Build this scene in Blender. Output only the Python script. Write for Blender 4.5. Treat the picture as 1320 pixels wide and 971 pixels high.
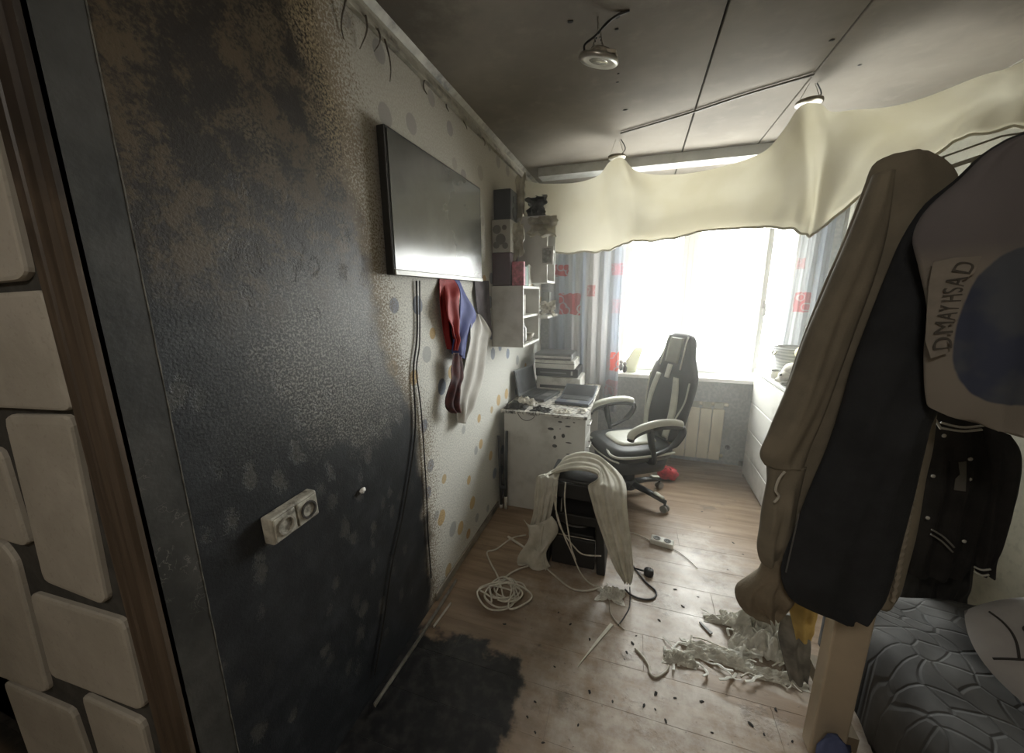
import bpy, bmesh, math, random
from mathutils import Matrix, Vector, noise
random.seed(7)
for o in list(bpy.data.objects): bpy.data.objects.remove(o)
S = bpy.context.scene
C = S.collection
PI = math.pi

# ------------------------------------------------------------------ camera
# the photograph's frame is 1320 x 971; rows of ROT turn camera directions into world directions
FPX, CX, CY = 490.0, 660.0, 485.5
ROT = Matrix(((0.95155949, -0.06015779, 0.30152211),
              (0.30742404, 0.20210284, -0.92986284),
              (-0.00499998, 0.97751495, 0.21080683)))
EYE = Vector((0, 0, 1.58))
cd = bpy.data.cameras.new('camera'); cam = bpy.data.objects.new('camera', cd); C.objects.link(cam)
cam.matrix_world = Matrix.Translation(EYE) @ ROT.to_4x4()
cd.sensor_width = 36; cd.lens = FPX / 1320 * 36; cd.clip_start = 0.02
S.camera = cam
def ray(px, py): return ROT @ Vector((px - CX, -(py - CY), -FPX))
def on(px, py, axis, val):
    d = ray(px, py); return EYE + d * ((val - EYE[axis]) / d[axis])
def PY(px, py, Y): return on(px, py, 1, Y)      # point of a plane of constant depth
def PF(px, py, z=0.0): return on(px, py, 2, z)  # point of a level surface (floor, table top)
def PX(px, py, X): return on(px, py, 0, X)      # point of a side wall

# ------------------------------------------------------------------ world and exposure
w = bpy.data.worlds.new('World'); S.world = w; w.use_nodes = True
bg = w.node_tree.nodes['Background']
bg.inputs[0].default_value = (1.0, 0.985, 0.94, 1); bg.inputs[1].default_value = 36.0
S.view_settings.view_transform = 'Standard'; S.view_settings.look = 'None'
S.view_settings.exposure = 0.0; S.view_settings.gamma = 1; S.view_settings.use_curve_mapping = False
HALL_LAMP = 50.0
HAZE = 0.065

XL, XR, YF, YD, HZ = -0.92, 1.50, 3.80, 0.42, 2.55     # room: left, right, far wall, door line, ceiling
WX0, WX1, WZ0, WZ1 = -0.17, 1.27, 0.86, 2.26           # window opening
pl = bpy.data.lights.new('window_portal', 'AREA'); pl.shape = 'RECTANGLE'; pl.size = WX1 - WX0; pl.size_y = WZ1 - WZ0
pl.cycles.is_portal = True
po = bpy.data.objects.new('window_portal', pl); C.objects.link(po)
po.location = ((WX0 + WX1) / 2, YF + 0.12, (WZ0 + WZ1) / 2); po.rotation_euler = (-PI / 2, 0, 0)

# ------------------------------------------------------------------ mesh helpers
def sm(a, b, x):
    t = max(0, min(1, (x - a) / (b - a))); return t * t * (3 - 2 * t)
def lerp(a, b, t): return a + (b - a) * t
def cr(pts, t):
    """Catmull-Rom through a list of equal-length tuples, t in 0..1"""
    n = len(pts) - 1; s = min(t * n, n - 1e-6); i = int(s); u = s - i
    p0, p1, p2, p3 = pts[max(i-1, 0)], pts[i], pts[i+1], pts[min(i+2, n)]
    return tuple(0.5*((2*b) + (-a+c)*u + (2*a-5*b+4*c-d)*u*u + (-a+3*b-3*c+d)*u**3) for a, b, c, d in zip(p0, p1, p2, p3))
def spline(pts, n): return [Vector(cr([tuple(p) for p in pts], i/(n-1))) for i in range(n)]

class MB:
    def __init__(s): s.v = []; s.f = []
    def box(s, x0, x1, y0, y1, z0, z1, m=None):
        b = len(s.v)
        p = [Vector((x, y, z)) for z in (z0, z1) for y in (y0, y1) for x in (x0, x1)]
        if m: p = [m @ q for q in p]
        s.v += p
        s.f += [tuple(b+i for i in q) for q in ((0,2,3,1),(4,5,7,6),(0,1,5,4),(2,6,7,3),(0,4,6,2),(1,3,7,5))]
        return s
    def tube(s, pts, r, n=8, closed=False, flat=1.0, caps=True):
        pts = [Vector(p) for p in pts]; N = len(pts); b = len(s.v); prev = None
        for i, p in enumerate(pts):
            if closed: t = pts[(i+1) % N] - pts[i-1]
            else: t = pts[min(i+1, N-1)] - pts[max(i-1, 0)]
            if t.length < 1e-9: t = Vector((0, 0, 1))
            t.normalize()
            if prev is None:
                a = Vector((0, 0, 1)) if abs(t.z) < .9 else Vector((1, 0, 0)); u = t.cross(a).normalized()
            else: u = (prev - t * prev.dot(t)).normalized()
            prev = u; q = t.cross(u); rr = r[i] if isinstance(r, (list, tuple)) else r
            for k in range(n):
                a = 2*PI*k/n; s.v.append(p + u*math.cos(a)*rr + q*math.sin(a)*rr*flat)
        for i in range(N if closed else N-1):
            j = (i+1) % N
            for k in range(n):
                l = (k+1) % n; s.f.append((b+i*n+k, b+i*n+l, b+j*n+l, b+j*n+k))
        if caps and not closed:
            s.f.append(tuple(b+k for k in reversed(range(n)))); s.f.append(tuple(b+(N-1)*n+k for k in range(n)))
        return s
    def lathe(s, prof, n=24, c=(0, 0, 0), m=None):
        b = len(s.v); c = Vector(c)
        for r, z in prof:
            for k in range(n):
                p = Vector((r*math.cos(2*PI*k/n), r*math.sin(2*PI*k/n), z))
                s.v.append((m @ p if m else p) + c)
        for i in range(len(prof)-1):
            for k in range(n):
                l = (k+1) % n; s.f.append((b+i*n+k, b+i*n+l, b+(i+1)*n+l, b+(i+1)*n+k))
        s.f.append(tuple(b+k for k in reversed(range(n)))); s.f.append(tuple(b+(len(prof)-1)*n+k for k in range(n)))
        return s
    def loft(s, rings, cap=True, closed=True):
        b = len(s.v); n = len(rings[0])
        for r in rings: s.v += [Vector(p) for p in r]
        for i in range(len(rings)-1):
            for k in range(n if closed else n-1):
                l = (k+1) % n; s.f.append((b+i*n+k, b+i*n+l, b+(i+1)*n+l, b+(i+1)*n+k))
        if cap and closed:
            s.f.append(tuple(b+k for k in reversed(range(n)))); s.f.append(tuple(b+(len(rings)-1)*n+k for k in range(n)))
        return s
    def grid(s, fn, nu, nv):
        return s.loft([[fn(i/(nu-1), j/(nv-1)) for i in range(nu)] for j in range(nv)], cap=False, closed=False)
    def poly(s, pts, d):
        """flat outline extruded by the vector d"""
        b = len(s.v); n = len(pts); d = Vector(d)
        s.v += [Vector(p) for p in pts] + [Vector(p)+d for p in pts]
        s.f += [tuple(b+i for i in range(n)), tuple(b+n+i for i in reversed(range(n)))]
        s.f += [(b+i, b+n+i, b+n+(i+1) % n, b+(i+1) % n) for i in range(n)]
        return s
    def blob(s, c, r, nu=16, nv=10, m=None, amp=0.0, sc=3.0):
        c = Vector(c); rings = []
        for j in range(nv):
            th = PI*(j+.02)/(nv-1+.04)
            ring = []
            for i in range(nu):
                ph = 2*PI*i/nu
                d = Vector((math.sin(th)*math.cos(ph), math.sin(th)*math.sin(ph), math.cos(th)))
                k = 1 + amp*noise.noise(d*sc + c*7)
                p = Vector((d.x*r[0]*k, d.y*r[1]*k, d.z*r[2]*k))
                ring.append((m @ p if m else p) + c)
            rings.append(ring)
        return s.loft(rings)
    def build(s, name, mat, parent=None, smooth=False, bevel=0, solid=0, seg=2, subd=0, world=True):
        off = Vector((0, 0, 0)); q = parent
        while q is not None and world: off += q.location; q = q.parent
        me = bpy.data.meshes.new(name); me.from_pydata([tuple(Vector(p)-off) for p in s.v], [], s.f)
        bm = bmesh.new(); bm.from_mesh(me); bmesh.ops.recalc_face_normals(bm, faces=bm.faces); bm.to_mesh(me); bm.free()
        if smooth: me.polygons.foreach_set('use_smooth', [True]*len(me.polygons))
        me.update(); me.materials.append(mat)
        o = bpy.data.objects.new(name, me); C.objects.link(o)
        if parent is not None: o.parent = parent
        if subd:
            md = o.modifiers.new('sub', 'SUBSURF'); md.levels = md.render_levels = subd
        if solid:
            md = o.modifiers.new('solid', 'SOLIDIFY'); md.thickness = solid; md.offset = 0
        if bevel:
            md = o.modifiers.new('bevel', 'BEVEL'); md.width = bevel; md.segments = seg; md.limit_method = 'ANGLE'
        return o
def B(*a, m=None): return MB().box(*a, m=m)
def tag(o, label, cat, group=None, kind=None):
    o['label'] = label; o['category'] = cat
    if group: o['group'] = group
    if kind: o['kind'] = kind
    return o
def struct(o, label=None): 
    o['kind'] = 'structure'
    if label: o['label'] = label
    return o
def thing(name, loc, label, cat, group=None):
    o = bpy.data.objects.new(name, None); C.objects.link(o); o.location = loc; o.empty_display_size = .05
    return tag(o, label, cat, group)
def rotm(ax, a): return Matrix.Rotation(a, 4, ax)
def at(x, y, z, rz=0, rx=0, ry=0): return Matrix.Translation((x, y, z)) @ rotm('Z', rz) @ rotm('Y', ry) @ rotm('X', rx)

# ------------------------------------------------------------------ material helpers
class N:
    """tiny node writer"""
    def __init__(s, name):
        s.m = bpy.data.materials.new(name); s.m.use_nodes = True; s.t = s.m.node_tree
        s.b = s.t.nodes['Principled BSDF']; s.out = s.t.nodes['Material Output']; s.pos_ = None
    def nd(s, typ): return s.t.nodes.new(typ)
    def put(s, sock, v):
        if v is None: return
        if hasattr(v, 'is_output') or hasattr(v, 'links'): s.t.links.new(v, sock)
        elif isinstance(v, (tuple, list)):
            sock.default_value = tuple(v) + ((1,) if len(v) == 3 and len(sock.default_value) == 4 else ())
        else: sock.default_value = v
    def M(s, op, a, b=None, c=None):
        n = s.nd('ShaderNodeMath'); n.operation = op
        for k, v in zip(n.inputs, (a, b, c)): s.put(k, v)
        return n.outputs[0]
    def mix(s, f, a, b):
        n = s.nd('ShaderNodeMix'); n.data_type = 'RGBA'
        s.put(n.inputs[0], f); s.put(n.inputs[6], a); s.put(n.inputs[7], b); return n.outputs[2]
    def ss(s, x, a, b):
        n = s.nd('ShaderNodeMapRange'); n.interpolation_type = 'SMOOTHSTEP'
        s.put(n.inputs[0], x); n.inputs[1].default_value = a; n.inputs[2].default_value = b; return n.outputs[0]
    def pos(s):
        if s.pos_ is None: s.pos_ = s.nd('ShaderNodeNewGeometry').outputs['Position']
        return s.pos_
    def xyz(s):
        n = s.nd('ShaderNodeSeparateXYZ'); s.put(n.inputs[0], s.pos()); return n.outputs
    def vec(s, x, y, z):
        n = s.nd('ShaderNodeCombineXYZ')
        for k, v in zip(n.inputs, (x, y, z)): s.put(k, v)
        return n.outputs[0]
    def noise(s, scale, detail=3, rough=.55, v=None, off=0):
        n = s.nd('ShaderNodeTexNoise'); n.inputs['Scale'].default_value = scale
        n.inputs['Detail'].default_value = detail; n.inputs['Roughness'].default_value = rough
        v = v or s.pos()
        if off:
            a = s.nd('ShaderNodeVectorMath'); a.operation = 'ADD'; s.put(a.inputs[0], v); a.inputs[1].default_value = (off, off*.7, off*1.3); v = a.outputs[0]
        s.put(n.inputs['Vector'], v); return n.outputs['Fac']
    def vor(s, scale, v=None, feat='F1', rnd=1.0):
        n = s.nd('ShaderNodeTexVoronoi'); n.voronoi_dimensions = '2D' if v is not None else '3D'; n.feature = feat; n.inputs['Scale'].default_value = scale; n.inputs['Randomness'].default_value = rnd
        s.put(n.inputs['Vector'], v or s.pos()); return n
    def ramp(s, x, pts, interp='LINEAR'):
        n = s.nd('ShaderNodeValToRGB'); n.color_ramp.interpolation = interp; e = n.color_ramp.elements
        while len(e) < len(pts): e.new(0.5)
        for k, (p, c) in zip(e, pts):
            k.position = p; k.color = (c, c, c, 1) if not isinstance(c, tuple) else (*c, 1)
        s.put(n.inputs[0], x); return n.outputs[0]
    def bump(s, h, strength=.3, dist=.01):
        n = s.nd('ShaderNodeBump'); n.inputs['Strength'].default_value = strength; n.inputs['Distance'].default_value = dist
        s.put(n.inputs['Height'], h); s.put(s.b.inputs['Normal'], n.outputs[0])
    def done(s, col, rough=.6, metal=0, spec=.5, trans=None):
        s.put(s.b.inputs['Base Color'], col); s.put(s.b.inputs['Roughness'], rough)
        s.b.inputs['Metallic'].default_value = metal; s.b.inputs['Specular IOR Level'].default_value = spec
        return s.m
def mat(name, col, rough=.6, var=.12, sc=14, bump=.0, metal=0, spec=.5, dirt=None, bsc=60):
    n = N(name)
    f = n.noise(sc, 4)
    c = n.mix(n.ss(f, .3, .7), tuple(k*(1-var) for k in col), tuple(min(1, k*(1+var)) for k in col))
    if dirt: c = n.mix(n.M('MULTIPLY', n.ss(n.noise(sc*.5, 5, .65, off=3.1), .48, .68), dirt[1]), c, dirt[0])
    if bump: n.bump(n.noise(bsc, 4), bump, .004)
    return n.done(c, rough, metal, spec)
def translucent(name, col, rough=.5, frac=.5, col2=None, sc=4, warp=None):
    n = N(name)
    c = n.mix(n.ss(n.noise(sc, 4), .35, .65), col, col2 or col)
    n.put(n.b.inputs['Base Color'], c); n.b.inputs['Roughness'].default_value = rough
    t = n.nd('ShaderNodeBsdfTranslucent'); n.put(t.inputs[0], c)
    x = n.nd('ShaderNodeMixShader'); x.inputs[0].default_value = frac
    n.t.links.new(n.b.outputs[0], x.inputs[1]); n.t.links.new(t.outputs[0], x.inputs[2]); n.t.links.new(x.outputs[0], n.out.inputs[0])
    return n.m

white = mat('white_laminate', (.62, .61, .57), .45, .05, 6, dirt=((.3, .28, .24), .5))
whitep = mat('white_plastic', (.7, .69, .64), .4, .05, 20, dirt=((.35, .33, .28), .6))
pvc = mat('window_pvc', (.8, .8, .78), .35, .03, 5)
black = mat('black_plastic', (.018, .018, .018), .45, .2, 20, bump=.1)
blackl = mat('black_leatherette', (.03, .031, .03), .5, .2, 12, bump=.15, bsc=150)
creaml = mat('white_leatherette', (.6, .6, .52), .5, .08, 12, bump=.1, bsc=150)
greyp = mat('grey_plastic', (.17, .17, .165), .5, .1, 12)
dgrey = mat('dark_grey_plastic', (.05, .052, .055), .5, .2, 12)
steel = mat('steel', (.5, .49, .46), .35, .1, 30, metal=.9)
brass = mat('sooty_metal', (.3, .27, .22), .45, .25, 40, metal=.7)
cordw = mat('cord_white', (.55, .52, .45), .55, .15, 30)
cordb = mat('cord_black', (.012, .012, .012), .5, .1, 30)
soot = mat('soot_flake', (.02, .018, .016), .85, .3, 60, bump=.3)
paper = mat('paper', (.6, .57, .5), .8, .12, 25, dirt=((.06, .05, .045), .9))

# ================================================================== STRUCTURE
# ---- floor of laminate boards
def floor_mat():
    n = N('laminate'); x, y, z = n.xyz()
    g = n.noise(1, 5, .6, v=n.vec(n.M('MULTIPLY', x, 2.2), n.M('MULTIPLY', y, 22), z))
    oi = n.nd('ShaderNodeObjectInfo').outputs['Random']
    c = n.mix(n.ss(g, .3, .72), (.20, .135, .085), (.37, .275, .19))
    c = n.mix(n.M('MULTIPLY', oi, .3), c, (.2, .135, .085))
    # pale ash settled over the middle of the room, wiped away in places
    e = n.M('ADD', n.M('POWER', n.M('DIVIDE', n.M('SUBTRACT', x, .22), .85), 2), n.M('POWER', n.M('DIVIDE', n.M('SUBTRACT', y, 1.5), 1.25), 2))
    e = n.M('ADD', e, n.M('MULTIPLY', n.M('SUBTRACT', n.noise(2.6, 4), .5), 1.7))
    ash = n.ss(e, 1.1, .1)
    sp = n.M('ADD', n.M('POWER', n.M('DIVIDE', n.M('SUBTRACT', x, .56), .24), 2), n.M('POWER', n.M('DIVIDE', n.M('SUBTRACT', n.M('ADD', y, n.M('MULTIPLY', x, .1)), 1.5), .065), 2))
    sp = n.M('ADD', sp, n.M('MULTIPLY', n.M('SUBTRACT', n.noise(7, 3), .5), 1.2))
    ash = n.M('MULTIPLY', ash, n.ss(sp, .7, 1.1))
    c = n.mix(n.M('MULTIPLY', ash, n.ss(n.noise(9, 6, .7), .25, .8)), c, (.56, .51, .455))
    # dark smears and grit
    sm_ = n.ss(n.noise(5.5, 6, .7, off=4.3), .56, .7)
    c = n.mix(n.M('MULTIPLY', sm_, .55), c, (.09, .075, .06))
    gr = n.ss(n.noise(70, 3, .6, off=1.1), .66, .74)
    c = n.mix(n.M('MULTIPLY', gr, .6), c, (.05, .045, .04))
    # burnt patch in the corner by the socket wall, brown scorch round it
    b = n.M('SUBTRACT', n.M('MAXIMUM', n.M('MULTIPLY', n.M('ADD', x, .40), 2.2), n.M('MULTIPLY', n.M('SUBTRACT', y, 1.30), 1.3)), 0)
    b2 = n.M('ADD', b, n.M('MULTIPLY', n.M('SUBTRACT', n.noise(5, 5, .6), .5), .55))
    inr = n.ss(y, .40, .46)
    c = n.mix(n.M('MULTIPLY', n.ss(b2, 1.0, .1), .5), c, (.1, .07, .045))
    c = n.mix(n.M('MULTIPLY', n.ss(b2, .10, .03), inr), c, n.mix(n.ss(n.noise(22, 5), .4, .75), (.006, .006, .007), (.03, .028, .026)))
    n.bump(n.M('ADD', n.M('MULTIPLY', g, .3), n.M('ADD', sm_, gr)), .25, .003)
    r = n.M('ADD', n.M('MULTIPLY', n.noise(6, 4, off=2), .4), .18)
    return n.done(c, r)
FM = floor_mat()
fl = struct(B(-3.1, 1.6, -1.9, 3.95, -.12, -.014).build('floor', mat('screed', (.05, .045, .04), .9)))
plank_cache = {}
def plank(x0, x1, y0, y1):
    k = (round(x1-x0, 3), round(y1-y0, 3))
    if k not in plank_cache:
        L, W = k; g = .0002; h = .0009
        m = MB().loft([[(g, g, -.012), (L-g, g, -.012), (L-g, W-g, -.012), (g, W-g, -.012)],
                       [(g, g, -h*.6), (L-g, g, -h*.6), (L-g, W-g, -h*.6), (g, W-g, -h*.6)],
                       [(g+h, g+h, 0), (L-g-h, g+h, 0), (L-g-h, W-g-h, 0), (g+h, W-g-h, 0)]])
        o = m.build('plank', FM, fl); plank_cache[k] = o.data
    else:
        o = bpy.data.objects.new('plank', plank_cache[k]); C.objects.link(o); o.parent = fl
    o.location = (x0, y0, 0)
PW = .19; y = -1.8; r = 0
while y < YF - .01:
    y1 = min(y + PW, YF)
    xa = XL if y >= .5 else -3.0
    if y < .5 < y1: y1 = .5 if .5 - y > .05 else y1
    x = xa - (r*.47 % 1.29); 
    while x < XR - .01:
        a, b = max(x, xa), min(x+1.29, XR)
        if b - a > .05: plank(a, b, y, y1)
        x += 1.29
    r += 1; y = y1
x = -3.0
for k in range(4):
    plank(-3.0 + (0 if k % 2 else .0), -1.86, .5+k*.19, .69+k*.19)

# ---- ceiling of concrete slabs with open joints
def ceil_mat():
    n = N('sooty_ceiling'); x, y, z = n.xyz()
    f = n.noise(1.6, 5, .6); g = n.noise(9, 5, .65)
    c = n.mix(n.ss(f, .3, .7), (.15, .128, .10), (.225, .195, .155))
    c = n.mix(n.M('MULTIPLY', n.ss(g, .5, .75), .35), c, (.28, .25, .20))
    # blotchy soot stain above the burnt corner
    k = n.M('ADD', n.ss(x, -.1, -1.0), n.M('MULTIPLY', n.M('SUBTRACT', f, .5), .9))
    k = n.M('ADD', n.M('MULTIPLY', k, n.ss(y, 2.3, 1.0)), n.M('MULTIPLY', n.M('SUBTRACT', g, .5), .8))
    c = n.mix(n.M('MULTIPLY', n.ss(k, .35, .75), .7), c, (.05, .04, .03))
    n.bump(n.M('ADD', g, n.M('MULTIPLY', n.noise(60, 3), .4)), .25, .004)
    return n.done(c, .85)
CM = ceil_mat()
ceil = struct(B(-3.1, 1.6, -1.9, 3.95, HZ+.03, HZ+.15).build('ceiling', mat('joint_concrete', (.03, .025, .02), .95)))
for a, b in ((-3.0, .231), (.239, .697), (.703, XR)):
    B(a, b, -1.8, YF, HZ, HZ+.029).build('ceiling_slab', CM, ceil, bevel=.004)

# ---- burnt left wall
def wall_left_mat():
    n = N('burnt_wallpaper'); x, y, z = n.xyz()
    yz = n.vec(y, z, 0)
    n1 = n.noise(3.2, 5, .6, v=yz); n2 = n.noise(11, 7, .68, v=yz, off=2); n3 = n.noise(120, 4, .7, v=yz); n4 = n.noise(160, 2, .6, v=yz, off=5)
    nn1 = n.M('SUBTRACT', n1, .5); nn2 = n.M('SUBTRACT', n2, .5)
    # clean paper: off-white ground, fine grey flecks, coloured dots
    base = n.mix(n.ss(n3, .40, .60), (.56, .56, .53), (.78, .77, .71))
    base = n.mix(n.M('MULTIPLY', n.ss(n4, .60, .68), .5), base, (.2, .22, .25))
    vd = n.vor(5.6, v=yz, rnd=.85)
    rnd = n.nd('ShaderNodeSeparateColor'); n.put(rnd.inputs[0], vd.outputs['Color'])
    dot = n.ss(n.M('ADD', vd.outputs['Distance'], n.M('MULTIPLY', rnd.outputs[2], .10)), .255, .225)
    dcol = n.ramp(rnd.outputs[0], [(0, (.52, .33, .10)), (.3, (.50, .36, .16)), (.36, (.16, .20, .29)), (.6, (.22, .25, .31)), (.66, (.36, .37, .37)), (.9, (.47, .27, .09))], 'CONSTANT')
    base = n.mix(n.M('MULTIPLY', n.M('MULTIPLY', dot, n.ss(rnd.outputs[1], .2, .3)), .8), base, dcol)
    # dirt film of smoke, thicker up the wall
    base = n.mix(n.M('MULTIPLY', n.ss(n.M('ADD', z, n.M('MULTIPLY', nn1, .8)), 1.2, 2.2), .72), base, (.27, .235, .175))
    # boundary of the burnt area, y as a function of height
    bz = n.M('MULTIPLY', n.ramp(n.M('DIVIDE', z, 2.55), [(0, 1.47/3), (.24, 1.44/3), (.37, 1.44/3), (.44, 1.36/3), (.54, 1.23/3), (.62, 1.19/3), (.8, 1.10/3), (1, 1.02/3)]), 3)
    e = n.M('ADD', n.M('SUBTRACT', y, bz), n.M('ADD', n.M('MULTIPLY', nn2, .16), n.M('MULTIPLY', nn1, .14)))
    # speckled brown scorch along the edge
    spk = n.ss(n.M('ADD', n.M('MULTIPLY', e, 1.9), n.M('MULTIPLY', n.M('SUBTRACT', n3, .5), 1.5)), .30, .02)
    c = n.mix(n.M('MULTIPLY', spk, .85), base, n.mix(n1, (.10, .065, .03), (.22, .16, .09)))
    # the burnt surface itself
    up = n.mix(n.ss(n.M('ADD', n2, n.M('MULTIPLY', n.M('SUBTRACT', n3, .5), .35)), .46, .60), (.014, .0095, .006), (.066, .046, .024))
    up = n.mix(n.M('MULTIPLY', n.ss(n1, .52, .66), n.ss(n3, .42, .58)), up, (.085, .065, .038))
    mid = n.mix(n.ss(n.M('ADD', n.M('MULTIPLY', n3, .55), n.M('MULTIPLY', n4, .45)), .47, .58), (.034, .034, .031), (.25, .24, .215))
    low = n.mix(n.ss(n2, .42, .72), (.010, .012, .015), (.024, .027, .031))
    vp = n.vor(6.5, v=n.vec(n.M('MULTIPLY', y, 1.7), z, 0), rnd=1)
    pk = n.M('MULTIPLY', n.ss(n.M('ADD', vp.outputs['Distance'], n.M('ADD', n.M('MULTIPLY', nn2, 1.3), n.M('MULTIPLY', n.M('SUBTRACT', n3, .5), .5))), .22, .08), n.ss(n.noise(2.1, 2, v=yz, off=9), .46, .58))
    low = n.mix(n.M('MULTIPLY', pk, .75), low, n.mix(n.ss(n3, .4, .65), (.045, .045, .04), (.085, .082, .072)))
    zz = n.M('ADD', z, n.M('MULTIPLY', nn1, .35))
    burnt = n.mix(n.ss(zz, 1.02, 1.30), low, n.mix(n.M('MULTIPLY', n.ss(y, .45, 1.0), .5), low, mid))
    # blistered grey patch
    pd = n.M('ADD', n.M('POWER', n.M('DIVIDE', n.M('SUBTRACT', y, 1.04), .33), 2), n.M('POWER', n.M('DIVIDE', n.M('SUBTRACT', n.M('ADD', z, n.M('MULTIPLY', y, .25)), 1.60), .30), 2))
    pd = n.M('ADD', pd, n.M('MULTIPLY', nn2, 2.2))
    burnt = n.mix(n.ss(zz, 1.45, 1.72), burnt, up)
    burnt = n.mix(n.ss(pd, 1.3, .1), burnt, mid)
    tan = n.M('MULTIPLY', n.ss(n.M('ADD', e, .16), .0, .16), n.ss(z, 1.85, 2.1))
    burnt = n.mix(n.M('MULTIPLY', tan, n.ss(n3, .40, .60)), burnt, (.30, .235, .14))
    c = n.mix(n.ss(e, .05, -.04), c, burnt)
    # crusted strip and door-side plaster
    n.bump(n.M('ADD', n.M('ADD', n.M('MULTIPLY', n3, .5), n.M('MULTIPLY', n4, .3)), n.M('ADD', n.M('MULTIPLY', n2, .8), n.M('MULTIPLY', pk, -.5))), .35, .005)
    rgh = n.mix(n.ss(e, .05, -.04), (.8, .8, .8), (.5, .5, .5))
    return n.done(c, rgh)
wl = struct(B(XL-.1, XL, .505, YF, -.012, HZ).build('wall_left', wall_left_mat()))
# smooth strip between the door casing and the wallpaper, with its cracked corner bead
jm = N('jamb_plaster'); jc = jm.mix(jm.ss(jm.noise(5, 5), .35, .7), (.020, .020, .018), (.052, .050, .045))
jw = jm.nd('ShaderNodeTexNoise'); jw.inputs['Scale'].default_value = 22; jw.inputs['Detail'].default_value = 4; jm.put(jw.inputs['Vector'], jm.pos()); jadd = jm.nd('ShaderNodeMix'); jadd.data_type = 'VECTOR'; jadd.inputs[0].default_value = .12; jm.put(jadd.inputs[4], jm.pos()); jm.put(jadd.inputs[5], jw.outputs['Color'])
jv = jm.vor(30, feat='DISTANCE_TO_EDGE'); jm.put(jv.inputs['Vector'], jadd.outputs[1]); jx, jy, jz = jm.xyz()
jc = jm.mix(jm.M('MULTIPLY', jm.M('MULTIPLY', jm.M('MULTIPLY', jm.ss(jv.outputs['Distance'], .035, .0), jm.ss(jm.noise(14, 2, off=3), .48, .58)), jm.M('MULTIPLY', jm.ss(jz, 1.32, 1.2), jm.ss(jz, .8, .95))), .8), jc, (.16, .15, .13))
jm.bump(jm.noise(30, 5), .4, .004)
B(XL-.1, XL+.001, .422, .503, -.012, HZ).build('jamb_strip', jm.done(jc, .6), wl)
bp = [Vector((XL+.001+.0008*noise.noise(Vector((0, k*.9, 3))), .505+.001*noise.noise(Vector((5, 0, k*.7))), k*.03)) for k in range(85)]
MB().tube(bp, .0014, 5).build('corner_bead', mat('bead', (.14, .135, .12), .4, .5, 40), wl)

# ceiling-film rail along the top of the wall, with torn remnants
rail_m = mat('film_rail', (.30, .275, .22), .5, .25, 12, dirt=((.05, .04, .03), .8))
rl = struct(B(XL+.002, XL+.022, .505, 3.2, 2.462, 2.478).build('trim_1', rail_m, bevel=.002))
B(XL+.002, XL+.010, .505, 3.2, 2.478, 2.505).build('rail_fin', rail_m, rl)
rl2 = struct(MB().poly([(XL+.001, .505, HZ-.001), (XL+.022, .505, HZ-.001), (XL+.001, .505, HZ-.022)], (0, 3.29, 0)).build('trim_2', rail_m))
shred_m = mat('charred_shred', (.09, .075, .055), .7, .4, 60)
for k, (px_, py_, ln) in enumerate(((497, 68, .13), (470, 40, .10), (445, 12, .11), (548, 95, .05), (578, 128, .045), (600, 150, .05), (622, 172, .04), (486, 52, .07))):
    p = PX(px_, py_, XL+.018)
    pts = [Vector((XL+.016+.012*math.sin(t*3+k), p.y+.02*math.sin(t*2.2+k*2)*t, 2.468-ln*t)) for t in (0, .25, .5, .75, 1)]
    MB().tube(spline(pts, 10), [.004*(1-.6*i/9) for i in range(10)], 5).build('charred_shred', shred_m, rl)

# ---- far wall with window opening
def wall_far_mat():
    n = N('pale_blue_wallpaper'); x, y, z = n.xyz()
    c = n.mix(n.ss(n.noise(40, 3), .4, .62), (.36, .38, .38), (.46, .47, .46))
    c = n.mix(n.M('MULTIPLY', n.ss(n.noise(5, 5, .65), .5, .7), .4), c, (.28, .27, .24))
    n.bump(n.noise(60, 3), .2, .003); return n.done(c, .85)
WF = wall_far_mat()
wf = MB().box(XL-.1, WX0, YF, YF+.2, -.012, HZ).box(WX1, XR+.1, YF, YF+.2, -.012, HZ).box(WX0, WX1, YF, YF+.2, -.012, WZ0).box(WX0, WX1, YF, YF+.2, WZ1, HZ)
struct(wf.build('wall_far', WF))
# ---- right wall, hall walls
wrm = N('olive_wallpaper'); wx_, wy_, wz_ = wrm.xyz()
wc = wrm.mix(wrm.ss(wrm.noise(3, 5, .6), .35, .7), (.17, .16, .12), (.25, .235, .18))
wc = wrm.mix(wrm.M('MULTIPLY', wrm.ss(wrm.noise(30, 3), .5, .65), .25), wc, (.1, .095, .07)); wrm.bump(wrm.noise(60, 3), .2, .003)
struct(B(XR, XR+.1, -1.9, YF, -.012, HZ).build('wall_right', wrm.done(wc, .85)))
hallm = mat('hall_paint', (.42, .36, .28), .8, .1, 4)
struct(B(-3.1, XR, -1.9, -1.8, -.012, HZ).build('wall_back', hallm))
struct(B(-3.1, -3.0, -1.8, 1.26, -.012, HZ).build('wall_hall_left', hallm))
struct(B(-3.1, XL-.1, 1.26, 1.36, -.012, HZ).build('wall_hall_far', hallm))

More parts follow.
